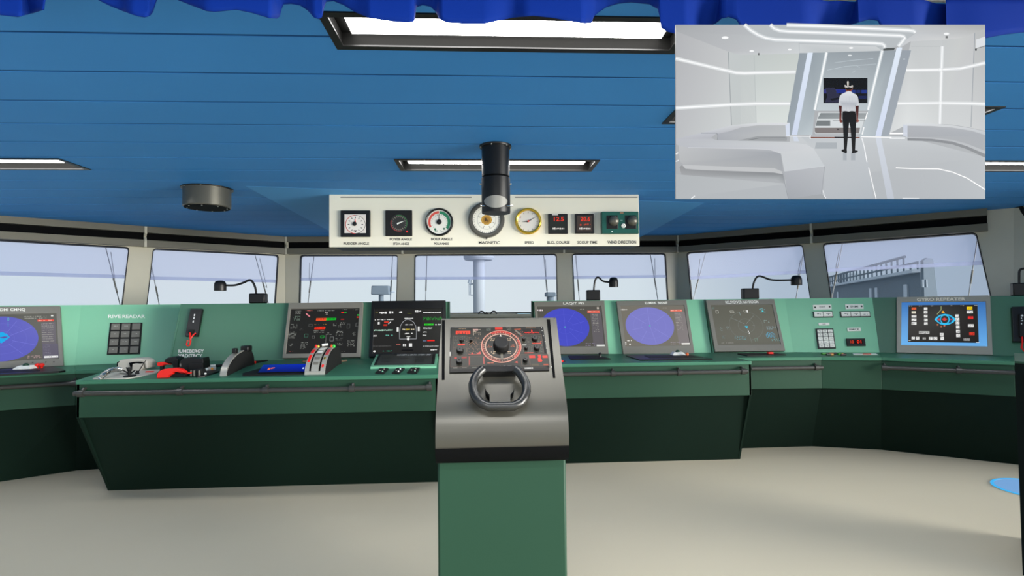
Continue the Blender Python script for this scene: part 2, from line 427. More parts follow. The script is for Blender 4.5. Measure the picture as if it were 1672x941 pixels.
HEMY = [((0, 448.7), (207, 454)), ((245, 456), (452, 461)), ((491, 458), (648, 456)), ((678, 456.5), (907, 455.5)), ((936, 455), (1088, 453)), ((1124, 456), (1316, 446)), ((1351, 443.5), (1604, 431.8))]
for k, (f, q) in enumerate(HOLES):
    o, u, v, n = FAC[f]
    mb = MB(); mb.plate(o, u, v, n, rounded(q, .05), [], -.045, -.037)
    g = struct(mb.build('window_%d' % (k + 1), 'glass', smooth=False), '%s bridge window from the left' % ordn[k])
    mb = MB(); mb.plate(o, u, v, n, rounded(shrink(q, -.004), .054), [rounded(shrink(q, .005), .046)], -.05, .006)
    mb.build('window_gasket', 'gasket', g, smooth=False)
    (ax, ay), (bx, by) = HEMY[k]; pa, pb = fuv(f, ax, ay), fuv(f, bx, by)
    def lerp(x): return pa[1] + (pb[1] - pa[1]) * (x - pa[0]) / (pb[0] - pa[0])
    s = shrink(q, .004); xl0, xl1 = s[0][0], s[3][0]; xr0, xr1 = s[1][0], s[2][0]
    def xat(y, p, r): t = (y - p[1]) / (r[1] - p[1]); return p[0] + (r[0] - p[0]) * t
    yl, yr = lerp(q[0][0]), lerp(q[1][0]); yl2, yr2 = yl + .045, yr + .045
    mb = MB(); sh = rounded(s, .05); top = [p for p in sh[:12]]
    lo = [(xat(yr2, s[1], s[2]), yr2), (xat(yl2, s[0], s[3]), yl2)]
    mb.plate(o, u, v, n, top + lo, [], -.028, -.025)
    t = thing('sunscreen_blind', 'translucent lavender sun blind drawn halfway down the %s window from the left' % ordn[k], 'blind', o + u * ((q[0][0] + q[1][0]) / 2) + v * yl, 'sun blinds on the bridge windows')
    mb.build('blind_film', 'film', t, smooth=False)
    mb = MB(); mb.plate(o, u, v, n, [(xat(yr, s[1], s[2]), yr), (xat(yl, s[0], s[3]), yl)][::-1] + lo, [], -.029, -.023)
    mb.build('hem_bar', 'hem', t, smooth=False)
# centre sill ledge
mb = MB(); o, u, v, n = FAC[1]
a = atY(600, 514, WB[1].y - .10); b = atY(1000, 511, WB[1].y - .10)
mb.box((-1.6, WB[1].y - .14, SILL - .05), (1.9, WB[1].y, SILL)); struct(mb.build('trim_1', 'wall', bevel=.006), 'beige ledge under the front windows')
# header beams
HB = offset_line(HEAD, .22); HR = offset_line(HEAD, .06); HI = offset_line(HEAD, -.02)
for i in range(3):
    a, b, c, d = HEAD[i], HEAD[i + 1], HB[i + 1], HB[i]
    if i == 2: e = (b - a).normalized(); b = V((h3.x, h3.y)); c = b + V((-e.y, e.x)) * .22
    mb = MB(); mb.prism([p3(p, ZK(2.482)) for p in (a, b, c, d)], (0, 0, CEIL - ZK(2.482)))
    t = struct(mb.build('trim_%d' % (i + 2), 'beam', smooth=False), '%s header beam above the windows' % ['left', 'middle', 'right'][i])
    mb = MB(); mb.prism([p3(p, ZK(2.33)) for p in (a, b, c, d)], (0, 0, .072 * K)); mb.build('lower_rail', 'beam', t, smooth=False)
    e = (HEAD[i + 1] - HEAD[i]).normalized(); ou = V((-e.y, e.x))
    mb = MB(); mb.prism([p3(p, ZK(2.40)) for p in (a + ou * .07, b + ou * .07, c, d)], (0, 0, .084 * K)); mb.build('shadow_gap', 'recess', t, smooth=False)
    for px, py in [(238, 372)] if i == 0 else ([(467, 390), (657, 405), (921, 403), (1107, 387)] if i == 1 else [(1324, 370)]):
        nn = p3(V((ou.x, ou.y)), 0); p = onplane(px, py, p3(HEAD[i], ZK(2.4)), nn); p = V((p.x, p.y))
        mb = MB(); w2 = .014
        pr = [(-.012, CEIL - .002), (-.012, ZK(2.47)), (.04, ZK(2.44)), (-.006, ZK(2.40)), (-.006, ZK(2.325)), (.10, ZK(2.325)), (.10, CEIL - .002)]
        mb.prism([p3(p + ou * x - e * w2, z) for x, z in pr], p3(e * (2 * w2), 0)); mb.build('bracket_fin', 'wall', t, smooth=False)
# ------------------------------------------------------------------ recessed ceiling lights
LL = ['long recessed ceiling light nearest, partly behind the blue valance', 'recessed ceiling light behind the hanging black viewing tube', 'recessed ceiling light at the left edge, past the round can', 'recessed ceiling light reaching out both sides behind the added picture screen', 'recessed ceiling light at the right edge, above the right windows']
for (x0, x1, y0, y1), lb in zip(LR, LL):
    t = thing('ceiling_light', lb, 'light', ((x0 + x1) / 2, (y0 + y1) / 2, CEIL), 'recessed ceiling lights')
    o = V((0, 0, 0)); D = .055; r = .022
    mb = MB(); mb.plate(V((0, 0, CEIL)), V((1, 0, 0)), V((0, 1, 0)), V((0, 0, -1)), [(x0 - .012, y0 - .012), (x1 + .012, y0 - .012), (x1 + .012, y1 + .012), (x0 - .012, y1 + .012)], [[(x0 + r, y0 + r), (x1 - r, y0 + r), (x1 - r, y1 - r), (x0 + r, y1 - r)]], 0, .006)
    mb.build('rim', 'blackp', t, smooth=False)
    mb = MB(); th = .012
    mb.box((x0 + .002, y0 + .002, CEIL), (x0 + .002 + th, y1 - .002, CEIL + D)); mb.box((x1 - .002 - th, y0 + .002, CEIL), (x1 - .002, y1 - .002, CEIL + D))
    mb.box((x0 + .002, y0 + .002, CEIL), (x1 - .002, y0 + .002 + th, CEIL + D)); mb.box((x0 + .002, y1 - .002 - th, CEIL), (x1 - .002, y1 - .002, CEIL + D))
    mb.box((x0 + .002, y0 + .002, CEIL + D), (x1 - .002, y1 - .002, CEIL + D + .01)); mb.build('housing', 'inner', t, smooth=False)
    mb = MB(); mb.box((x0 + .06, y0 + .03, CEIL + D - .012), (x1 - .06, y1 - .03, CEIL + D - .001)); mb.build('diffuser', 'lampw', t, smooth=False)
# ------------------------------------------------------------------ outside: deck, mast, deck boxes, bridge wing
mb = MB(); mb.box((-30, 9.6, -1.3), (40, 45, -1.0)); struct(mb.build('deck', 'deck', smooth=False), 'unseen foredeck below the windows, whitened to bounce light')
MY = 16.0; k = MY / F
a = atY(781.8, 424, MY); t = thing('foremast', 'pale hazy mast with a platform outside the fourth window', 'mast', (a.x, MY, -1.0))
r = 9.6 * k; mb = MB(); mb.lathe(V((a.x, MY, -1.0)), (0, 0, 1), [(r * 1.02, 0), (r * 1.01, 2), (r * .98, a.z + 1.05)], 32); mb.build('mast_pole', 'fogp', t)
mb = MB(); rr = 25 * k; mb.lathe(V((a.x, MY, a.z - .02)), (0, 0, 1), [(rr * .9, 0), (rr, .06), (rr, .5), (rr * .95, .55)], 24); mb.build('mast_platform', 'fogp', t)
p = atY(766, 463, MY); q = atY(772, 464, MY); mb = MB(); mb.tube([p, q], .03); mb.tube([p, p + V((0, 0, -.35))], .012); mb.tube([atY(768, 457, MY), p], .05); mb.build('mast_lamp', 'fogl', t)
mb = MB(); p0 = atY(768, 464, MY); p1 = atY(768, 482, MY); mb.tube([p0, p1], .012); mb.tube([p1, p1 + V((.09, 0, 0))], .012); mb.build('lamp_bracket', 'fogl', t)
def deckbox(px, w, y0, y1, stem, Y, lb):
    k = Y / F; a = atY(px, y1, Y); w *= k; h = (y1 - y0) * k
    t = thing('searchlight', lb, 'searchlight', (a.x, Y, -1.0), 'searchlights on the foredeck')
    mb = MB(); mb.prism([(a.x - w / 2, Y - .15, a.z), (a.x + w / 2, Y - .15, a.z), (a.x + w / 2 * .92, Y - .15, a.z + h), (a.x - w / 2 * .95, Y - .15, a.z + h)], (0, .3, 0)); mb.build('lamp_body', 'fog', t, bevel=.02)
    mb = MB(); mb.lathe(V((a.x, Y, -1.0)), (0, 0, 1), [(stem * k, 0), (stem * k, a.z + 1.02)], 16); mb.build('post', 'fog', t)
    mb = MB(); mb.tube([(a.x + w * .52, Y, a.z + h * .8), (a.x + w * .52, Y, -1.0)], .012); mb.tube([(a.x + w * .5, Y, a.z + h * .3), (a.x + w * .75, Y, a.z + h * .3)], .02); mb.build('cable_run', 'fogl', t)
deckbox(622.5, 29, 467, 481.5, 4, 13, 'grey box searchlight on a post outside the third window')
deckbox(898.5, 17, 477.5, 484.5, 6, 14, 'grey box searchlight low at the right edge of the fourth window')
# starboard deckhouse seen through the last window
D1 = atY(1502, 445, 10.0); D0 = V((13.2, 20.8, D1.z)); e = (D0 - D1); Lw = e.length; e.normalize(); sd = V((e.y, -e.x, 0)); zt = D1.z
t = thing('deckhouse', 'grey deckhouse with a railed roof outside the rightmost window', 'deckhouse', (D1.x, D1.y, -1.0))
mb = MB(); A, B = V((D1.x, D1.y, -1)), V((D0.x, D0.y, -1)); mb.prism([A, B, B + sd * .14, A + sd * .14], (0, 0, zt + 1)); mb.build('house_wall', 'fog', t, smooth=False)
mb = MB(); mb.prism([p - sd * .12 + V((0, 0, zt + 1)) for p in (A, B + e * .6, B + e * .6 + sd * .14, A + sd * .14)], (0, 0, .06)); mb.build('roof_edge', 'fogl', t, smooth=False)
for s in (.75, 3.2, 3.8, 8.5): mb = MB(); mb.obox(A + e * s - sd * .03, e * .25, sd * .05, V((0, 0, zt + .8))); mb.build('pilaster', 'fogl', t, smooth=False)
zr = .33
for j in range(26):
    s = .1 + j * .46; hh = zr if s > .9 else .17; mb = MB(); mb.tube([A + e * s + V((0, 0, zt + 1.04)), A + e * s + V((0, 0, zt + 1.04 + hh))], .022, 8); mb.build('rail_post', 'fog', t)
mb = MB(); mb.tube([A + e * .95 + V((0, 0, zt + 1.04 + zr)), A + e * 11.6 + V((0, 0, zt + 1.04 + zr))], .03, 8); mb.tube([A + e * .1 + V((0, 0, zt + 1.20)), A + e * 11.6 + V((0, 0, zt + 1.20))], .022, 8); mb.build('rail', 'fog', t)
pa = atY(1502, 470, 9.7); pb = atY(1518.5, 470, 9.7); tp = atY(1510, 422, 9.7); w2 = pb.x - pa.x
mb = MB(); x0, x1 = pa.x, pb.x
mb.prism([(x0 - .02, 9.6, -1), (x1 + .28, 9.6, -1), (x1 + .0, 9.6, tp.z - .06), (x1 - .02, 9.6, tp.z - .015), (x0 + .08, 9.6, tp.z), (x0, 9.6, tp.z - .05)], (0, .07, 0)); mb.build('corner_pillar', 'fog', t, smooth=False)
mb = MB()
for px in (1506.5, 1512.5): q = atY(px, 463, 9.6); mb.box((q.x - .008, 9.585, q.z - .07), (q.x + .008, 9.61, q.z + .07))
mb.build('pillar_slot', 'fogl', t, smooth=False)
qa = atY(1376, 458.5, 18.5); qb = atY(1407, 448, 18.5)
mb = MB(); mb.box((qa.x, 18.3, qa.z - .05), (qb.x, 18.9, qb.z + .02)); mb.build('roof_tank', 'fog', t, bevel=.03)
mb = MB(); mb.box((qa.x + .1, 18.4, zt + .02), (qa.x + .2, 18.8, qa.z)); mb.build('tank_foot', 'fog', t, smooth=False); mb = MB(); mb.box((qb.x - .2, 18.4, zt + .02), (qb.x - .1, 18.8, qa.z)); mb.build('tank_foot', 'fog', t, smooth=False)
# ------------------------------------------------------------------ window wipers (outside the glass)
WP = [(0, (172, 402), (196, 498), (181, 412), (187, 455), 'right wiper of the first window from the left'),
      (1, (247, 432), (260, 498), None, None, 'left wiper of the second window from the left'), (1, (416, 415), (438.6, 497), (424, 422), (436, 470), 'right wiper of the second window, behind a gooseneck lamp'),
      (2, (513, 417), (503, 494), (505.5, 429), (505, 452), 'left wiper of the third window from the left'), (2, (641, 418), (637.5, 492), None, None, 'right wiper of the third window, beside the searchlight'),
      (3, (697, 417), (695, 490), None, None, 'left wiper of the fourth window, left of the mast'), (3, (887.7, 416.8), (894.5, 490), (890.5, 424), (891.5, 450), 'right wiper of the fourth window, right of the mast'),
      (4, (940, 417), (946, 490), None, None, 'left wiper of the fifth window from the left'), (4, (1061.6, 414.5), (1074, 489), (1068.9, 422), (1069.5, 447), 'right wiper of the fifth window from the left'),
      (5, (1152.7, 410.8), (1132, 488.5), (1143, 423), (1140, 449), 'left wiper of the sixth window from the left'), (5, (1311, 417), (1300, 486.5), (1307, 425), (1303, 446), 'right wiper of the sixth window, behind a gooseneck lamp'),
      (6, (1376, 395.5), (1358.6, 484.4), (1370, 409), (1365, 436), 'left wiper of the seventh window, crossing the deckhouse'), (6, (1595.5, 393.4), (1582, 481.4), None, None, 'right wiper of the rightmost window')]
for wi, a, b, c, d, lb in WP:
    f = HOLES[wi][0]; o, u, v, n = FAC[f]; pl = o - n * .085
    A, B = onplane(*a, pl, n), onplane(*b, pl, n); dn = (B - A).normalized()
    foot = B + dn * max(0, (B - o).dot(v) + .03) / max(-dn.dot(v), .3)
    t = thing('window_wiper', lb, 'wiper', foot, 'wipers outside the bridge windows')
    mb = MB(); mb.tube([A, foot], .006, 8); mb.tube([foot - n * .02, foot + n * .045], .014, 10); mb.build('wiper_arm', 'wiper', t)
    s0 = A + (B - A) * .55; s1 = A + (B - A) * .80; mb = MB(); mb.tube([s0 + n * .006, s1 + n * .006], .010, 8); mb.build('wiper_blade', 'key', t)
    if c:
        mb = MB(); Cc, Dd = onplane(*c, pl, n), onplane(*d, pl, n); mb.tube([Cc, Dd, A + (B - A) * .62], .0045, 8); mb.build('wiper_link', 'wiper', t)
# ------------------------------------------------------------------ consoles
def hexa(mb, q, r):  # front quad q, back quad r
    mb.add(list(q) + list(r), [[0, 1, 2, 3], [7, 6, 5, 4], [1, 0, 4, 5], [2, 1, 5, 6], [3, 2, 6, 7], [0, 3, 7, 4]])
SURF = {}
ZS, ZT = 1.06, 1.70
def console(label, front, kick, back, zt, keys, zb=.728, mids=None, zm=None, ends=(), paint='light'):
    """front/kick/back are XY polylines left to right as seen from the helm"""
    t = thing('bridge_console', label, 'console', p3(sum((V(p) for p in front), V((0, 0))) / len(front), 0), 'green bridge consoles')
    zback = zm or zt
    top = offset_line(back, .22); topb = offset_line(back, .36); fin = offset_line(front, .03); kb = [V(p) + (V(b) - V(p)).normalized() * .03 for p, b in zip(kick, back)]
    A, K, W_, S = MB(), MB(), MB(), MB()
    for i in range(len(front) - 1):
        j = i + 1
        hexa(A, [p3(front[i], zb), p3(front[j], zb), p3(front[j], zt), p3(front[i], zt)], [p3(fin[i], zb), p3(fin[j], zb), p3(fin[j], zt), p3(fin[i], zt)])
        hexa(K, [p3(kick[i], 0), p3(kick[j], 0), p3(fin[j], zb), p3(fin[i], zb)], [p3(kb[i], 0), p3(kb[j], 0), p3(fin[j] + (kb[j] - V(kick[j])), zb), p3(fin[i] + (kb[i] - V(kick[i])), zb)])
        rows = [(front, zt)] + ([(mids, zm)] if mids else []) + [(back, zback)]
        for (a, za), (b, zc) in zip(rows, rows[1:]):
            if a is front: lip = offset_line(front, -.012); a = lip
            q = [p3(a[i], za), p3(a[j], za), p3(b[j], zc), p3(b[i], zc)]; hexa(W_, [p + V((0, 0, .004)) for p in q], [p - V((0, 0, .03)) for p in q])
        hexa(S, [p3(back[i], zback - .03), p3(back[j], zback - .03), p3(top[j], ZT), p3(top[i], ZT)], [p3(topb[i], zback - .03), p3(topb[j], zback - .03), p3(topb[j], ZT), p3(topb[i], ZT)])
        d = p3((V(back[j]) - V(back[i])).normalized(), 0); up = (p3(top[i], ZT) - p3(back[i], zback)); n = d.cross(up - d * up.dot(d)).normalized()
        SURF[keys[i]] = (p3(back[i], zback), n)
    A.build('apron_panel', 'green', t, smooth=False, bevel=.004); K.build('kick_panel', 'kick', t, smooth=False); W_.build('worktop', 'top', t, smooth=False, bevel=.004); 
    for i in range(len(front) - 1):
        S2 = MB(); S2.v = S.v; S2.f = S.f[6 * i:6 * i + 6]; S2.c = S.c[6 * i:6 * i + 6]
        used = sorted({a for f in S2.f for a in f}); ix = {a: k for k, a in enumerate(used)}; S2.v = [S.v[a] for a in used]; S2.f = [[ix[a] for a in f] for f in S2.f]
        S2.build('upright_panel', paint[i] if isinstance(paint, list) else paint, t, smooth=False)
    for i in ends:
        s = 1 if i == 0 else -1; d = (V(front[1]) - V(front[0])).normalized() if i == 0 else (V(front[-1]) - V(front[-2])).normalized(); dd = p3(d, 0) * s
        mb = MB(); pr = [p3(front[i], zt), p3(front[i], zb), p3(kick[i], 0), p3(back[i], 0), p3(back[i], zback)] + ([p3(mids[i], zm)] if mids else [])
        mb.prism([p + dd * .003 for p in pr], dd * .02); mb.build('end_panel', 'kick', t, smooth=False)
        if zt == 1.063 and i == -1: continue
        mb = MB(); pr = [p3(back[i], zback), p3(top[i], ZT), p3(topb[i], ZT), p3(topb[i], 0.0), p3(back[i], 0.0)]; mb.prism([p - dd * .004 for p in pr], dd * .02); mb.build('upright_end', 'mid' if zt == 1.054 and i == 0 else 'green', t, smooth=False)  # inner ends use the darker green, shade put into the colour
    return t
XL0, XL1 = -3.415, -.400
CL = console('long green console left of the helm stand with lever housings and two dark screens', [(XL0, 4.825), (XL1, 4.825)], [(XL0 - .02, 5.26), (XL1, 5.26)], [(-3.265, 5.91), (XL1 + .015, 5.91)], 1.054, ['CL'], zb=.744, mids=[(XL0, 5.28), (XL1, 5.28)], zm=1.10, ends=(0, -1), paint='mid')  # upright takes the shaded copy of the light green
CRC = console('green console right of the helm stand carrying two round radar screens', [(.59, 5.44), (2.682, 5.44)], [(.59, 5.755), (2.695, 5.755)], [(.585, 6.46), (2.70, 6.44)], 1.063, ['CR'], zb=.722, ends=(0, -1))
LW = console('green wing console at the left edge with a black keypad and a big radar screen', [(-5.35, 4.90), (-4.449, 5.326), (-3.946, 5.564), (-3.43, 5.64)], [(-5.6, 5.17), (-4.669, 5.612), (-4.192, 5.935), (-3.46, 6.07)], [(-5.72, 5.41), (-4.82, 5.835), (-4.321, 6.071), (-3.23, 6.452)], ZS, ['L5', 'L4', 'L3'])
RW = console('green wing console at the right with white key labels and the gyro screen', [(2.70, 5.80), (3.615, 5.765), (4.171, 5.615), (5.073, 5.051), (5.9, 4.53)], [(2.71, 6.18), (3.747, 6.195), (4.412, 5.985), (5.346, 5.327), (6.15, 4.76)], [(2.712, 6.43), (3.661, 6.37), (4.568, 6.17), (5.448, 5.666), (6.3, 5.19)], ZS, ['R2', 'R3', 'R4', 'R5'], paint=['light', 'light', 'mid', 'mid'])  # last two uprights take the shaded copy of the light green
def handrail(par, pts_px, Y, brs, ypx):
    a, b = atY(*pts_px[0], Y(pts_px[0][0])), atY(*pts_px[1], Y(pts_px[1][0])); zz = (a.z + b.z) / 2; a.z = b.z = zz
    mb = MB(); mb.tube([a, b], .021, 14); hr = mb.build('handrail', 'rail', par)
    for px in brs:
        p = atY(px, 640, Y(px)); s = a + (b - a) * ((p.x - a.x) / (b.x - a.x)); d = (b - a).normalized(); n = V((d.y, -d.x, 0)); n = n if n.y > 0 else -n
        mb = MB(); mb.tube([s - d * .022, s + d * .022], .030, 14); mb.tube([s + V((0, 0, .012)), s + V((0, 0, .035)) + n * .02, s + V((0, 0, .035)) + n * (Y(px + .0) * 0 + .06)], .011, 8); mb.build('rail_bracket', 'rail', hr)
def lineY(p, q):
    p, q = V(p), V(q); nn = V((-(q - p).y, (q - p).x, 0)).normalized()
    def f(px): return onplane(px, 600, p3(p, 0), nn).y
    return f
handrail(CL, [(121, 645), (705, 631.2)], lambda x: 4.775, [133, 294, 434, 575, 701], 0)
handrail(CRC, [(902, 612.3), (1221, 606.5)], lambda x: 5.39, [1001.6, 1110, 1214], 0)
handrail(RW, [(1226, 602.5), (1343, 600.2)], lambda x: 5.74, [1334], 0)
handrail(RW, [(1441, 600.4), (1658, 609.5)], lineY((4.171 - .03, 5.615 - .045), (5.073 - .03, 5.051 - .045)), [1446, 1567.5], 0)
handrail(LW, [(-60, 638), (123, 624.6)], lineY((-4.449 + .02, 5.326 - .045), (-3.946 + .02, 5.564 - .045)), [121], 0)
# ------------------------------------------------------------------ monitors
def monitor(lb, key, outer, inner, rect, mbez='bezel', off=.045, title=None, tcol=(235, 235, 228)):
    P, n = SURF[key]; c = onplane(sum(p[0] for p in outer) / 4, sum(p[1] for p in outer) / 4, P, n)
    t = thing('console_monitor', lb, 'monitor', c, 'monitors set into the consoles')
    b, q = frame_px(P, n, outer, inner, -.004, off, .010, t, 'bezel', mbez, bevel=.003)
    if title:
        fc = Face([onplane(*p, P + n * off, n) for p in outer], (0, 0, 100, 100), n, .0006)
        s, x0, y0, x1, y1 = title; fc.text(s, x0, y0, x1, y1, tcol, 1); fc.build('title_lettering', 'ink', t, 'pale lettering on the bezel')
    fc = Face(q, rect, n, .0003); return t, fc
GREY = (88, 90, 84)
def radar(fc, cx, cy, rx, ry, disc, base, beams, r):
    x0, y0, x1, y1 = r; fc.rect(x0, y0, x1, y1, base, 0); fc.ell(cx, cy, rx, ry, disc, 1, 64)
    br = tuple(min(255, c + 26) for c in disc)
    for a, l0, l1 in beams:
        t = math.radians(a); fc.line([(cx + rx * l0 * math.cos(t), cy + ry * l0 * math.sin(t)), (cx + rx * l1 * math.cos(t), cy + ry * l1 * math.sin(t))], (x1 - x0) * .003, br, 2)
    for k in (.35, .68): fc.ring(cx, cy, rx * k, ry * k, rx * .008, tuple(min(255, c + 10) for c in disc), 2)
# M1 far left radar
t, fc = monitor('grey radar monitor cut off by the left edge with a blue disc', 'L4', [(-92, 501.5), (98, 500), (103.5, 597.5), (-95, 606)], [(-77, 514.5), (92, 511.5), (96, 586), (-79, 594.5)], (-610, 175, 745, 770), title=('OMI CMNQ', 46, 3.2, 68.5, 8.5))
radar(fc, 0, 485, 480, 282, (94, 96, 190), (92, 92, 86), [(-62, .2, .9), (-30, .25, .95), (20, .3, .95), (52, .3, .9), (-115, .2, .9), (150, .3, .9), (200, .2, .9)], (-610, 175, 745, 770))
fc.poly([(-90, 420), (10, 402), (70, 430), (104, 470), (60, 500), (0, 540), (-90, 520)], (22, 170, 235), 3).poly([(-40, 470), (40, 455), (85, 467), (30, 482)], (90, 80, 160), 4)
fc.ring(88, 240, 13, 22, 4, (90, 200, 190), 3).line([(86, 275), (86, 335)], 6, (70, 170, 215), 3)
fc.rect(478, 254, 702, 278, (232, 70, 56), 3).dashes(490, 260, 690, 274, 12, (250, 190, 170), 1, L=4, seed=3)
fc.rect(530, 570, 745, 755, (96, 92, 108), 2).rect(525, 290, 720, 570, (100, 96, 104), 1.5)
fc.dashes(295, 205, 600, 240, 12, (170, 170, 160), 2, seed=4).dashes(530, 305, 690, 540, 9, (168, 166, 158), 9, seed=5, fill=.8).dashes(540, 580, 640, 720, 6, (140, 136, 152), 8, seed=6)
fc.rect(665, 196, 698, 214, (225, 225, 220), 3).dashes(325, 712, 510, 745, 14, (180, 150, 150), 2, seed=7).rect(548, 725, 735, 750, (232, 232, 232), 3).dashes(552, 730, 730, 745, 14, (120, 120, 125), 1, L=4, seed=8, fill=.4)
fc.build('radar_screen', 'screen', t)
mb = MB(); P, n = SURF['L4']
for px in (53.5, 75, 88):
    p = onplane(px, 592 - (px - 53) * .02, P + n * .045, n); mb2 = MB(); mb2.lathe(p, n, [(.006, 0), (.006, .004)], 10); mb2.build('bezel_button', 'blackp', t)
# M2 engine screen
t, fc = monitor('grey framed dark alarm monitor behind the lever housing, with red and green bars', 'CL', [(471.5, 495), (592.5, 493.5), (588, 583), (461, 585)], [(474.5, 504.3), (587, 503), (581.8, 576.8), (466.3, 577.8)], (75, 103, 900, 632))
fc.rect(75, 103, 900, 632, (34, 34, 32), 0)
G = (150, 152, 146)
fc.poly([(390, 218), (508, 216), (508, 248), (388, 248)], (238, 84, 40), 2).poly([(510, 216), (628, 216), (626, 242), (508, 246)], (16, 176, 40), 2).poly([(382, 324), (500, 320), (512, 336), (500, 350), (378, 350)], (240, 50, 24), 2)
fc.dashes(395, 222, 500, 246, 14, (120, 30, 16), 1, L=3, seed=1).dashes(515, 222, 620, 240, 14, (8, 90, 20), 1, L=3, seed=2).dashes(388, 328, 500, 346, 14, (150, 20, 10), 1, L=3, seed=3)
for x, y, wv, r, cc in ((130, 125, 70, 3, G), (118, 190, 80, 4, (120, 140, 126)), (255, 122, 78, 1, (230, 120, 110)), (390, 125, 210, 1, G), (485, 148, 40, 2, (210, 200, 195)), (690, 115, 60, 1, G), (820, 118, 68, 1, G), (95, 285, 78, 4, G), (375, 290, 55, 1, (190, 130, 70)), (475, 288, 40, 1, (200, 150, 60)), (590, 285, 46, 2, G), (655, 290, 40, 3, G), (680, 268, 60, 2, G), (78, 375, 95, 6, G), (370, 366, 125, 2, G), (640, 360, 82, 5, G), (525, 390, 65, 2, G), (640, 455, 80, 2, G), (95, 515, 50, 2, G), (240, 500, 80, 2, G), (235, 540, 62, 3, G), (645, 512, 80, 2, G), (785, 485, 85, 5, G), (835, 385, 35, 3, G), (645, 605, 110, 1, G), (110, 600, 40, 1, (150, 70, 60)), (205, 335, 45, 2, (110, 110, 106))):
    fc.dashes(x, y, x + wv, y + 13 * r, 8, cc, r, seed=x + y, L=2)
for x, y, a, b, cc in ((270, 405, 40, 36, (70, 120, 100)), (308, 290, 44, 26, (90, 92, 90)), (575, 440, 40, 48, (130, 132, 130)), (362, 428, 30, 26, (120, 120, 118)), (765, 290, 32, 52, (90, 92, 90)), (868, 280, 36, 40, (110, 110, 108))):
    fc.line([(x, y), (x + a, y), (x + a, y + b), (x, y + b), (x, y)], 4, cc, 2)
fc.line([(460, 428), (504, 428), (500, 450), (464, 452), (460, 428)], 6, (26, 170, 60), 3).line([(262, 160), (310, 198)], 14, (220, 130, 140), 3)
fc.rect(682, 146, 712, 160, (220, 40, 24), 2).rect(716, 146, 746, 160, (30, 150, 50), 2).rect(876, 178, 902, 192, (50, 200, 70), 2).rect(872, 204, 896, 218, (210, 60, 30), 2).rect(684, 230, 724, 238, (200, 50, 40), 2)
fc.rect(62, 465, 72, 520, (150, 152, 150), 2).rect(50, 575, 56, 610, (190, 190, 186), 2).rect(512, 560, 618, 578, (10, 10, 10), 2)
fc.build('alarm_screen', 'screen', t)
# M3 black conning display
t, fc = monitor('black framed conning monitor with a white ship outline, left of the helm stand', 'CL', [(606.8, 491.8), (727.5, 490.6), (729.5, 580), (602, 583)], [(611, 504.5), (722, 503.5), (724, 576), (608, 577.5)], (75, 140, 885, 665), mbez='blackp')
fc.rect(75, 140, 885, 665, (36, 35, 33), 0).rect(640, 145, 885, 660, (40, 40, 37), .5)
Wt = (232, 232, 230)
fc.line([(380, 500), (378, 420), (388, 345), (415, 300), (450, 272), (475, 268), (505, 276), (545, 305), (568, 350), (576, 420), (574, 500), (380, 500)], 7, (150, 152, 156), 2)
fc.rect(345, 360, 368, 412, Wt, 2).rect(592, 355, 613, 410, Wt, 2).ell(479, 500, 15, 18, Wt, 3)
for x, y, x1, h, cc, sd in ((138, 168, 300, 32, Wt, 1), (340, 165, 405, 28, Wt, 2), (558, 158, 630, 28, Wt, 3), (655, 178, 870, 16, Wt, 4), (85, 262, 305, 14, Wt, 5), (435, 248, 538, 16, Wt, 6), (442, 326, 536, 14, Wt, 7), (400, 378, 446, 22, (200, 190, 160), 8), (456, 378, 502, 22, (190, 170, 60), 9), (512, 378, 556, 22, (200, 190, 160), 10), (440, 428, 536, 18, Wt, 11), (460, 466, 502, 14, Wt, 12), (80, 384, 300, 20, (170, 210, 190), 13), (75, 448, 118, 20, Wt, 14), (218, 444, 300, 18, (110, 190, 170), 15), (655, 368, 760, 16, Wt, 16), (652, 412, 695, 18, Wt, 17), (648, 450, 690, 16, Wt, 18), (652, 580, 830, 12, (190, 190, 188), 19), (738, 620, 812, 16, Wt, 20), (420, 550, 455, 40, Wt, 21), (490, 550, 528, 40, Wt, 22), (330, 556, 390, 12, (200, 110, 100), 23), (70, 575, 285, 6, (120, 120, 118), 24), (780, 322, 880, 22, (200, 205, 200), 25), (470, 190, 520, 10, (100, 110, 40), 26), (90, 170, 118, 14, (120, 115, 60), 27)):
    fc.dashes(x, y, x1, y + h, h, cc, 1, fill=.9, seed=sd, cw=h * .7, L=2)
fc.dashes(660, 240, 880, 280, 12, (36, 150, 50), 3, seed=31).rect(666, 322, 776, 342, (40, 200, 40), 2).dashes(670, 326, 770, 340, 12, (20, 90, 20), 1, L=3, seed=33, fill=.4)
fc.rect(700, 514, 786, 528, (236, 30, 20), 2).rect(650, 516, 690, 530, (90, 105, 130), 2).rect(196, 290, 250, 304, (214, 60, 40), 2).rect(190, 324, 232, 342, (214, 50, 30), 2).rect(122, 296, 144, 324, Wt, 2).line([(245, 320), (275, 294)], 8, Wt, 3)
fc.ell(95, 638, 15, 10, Wt, 2).dashes(180, 630, 300, 640, 12, (60, 160, 130), 1, seed=40, fill=.4).rect(405, 622, 540, 638, (14, 14, 14), 2)
fc.build('conning_screen', 'screen', t)
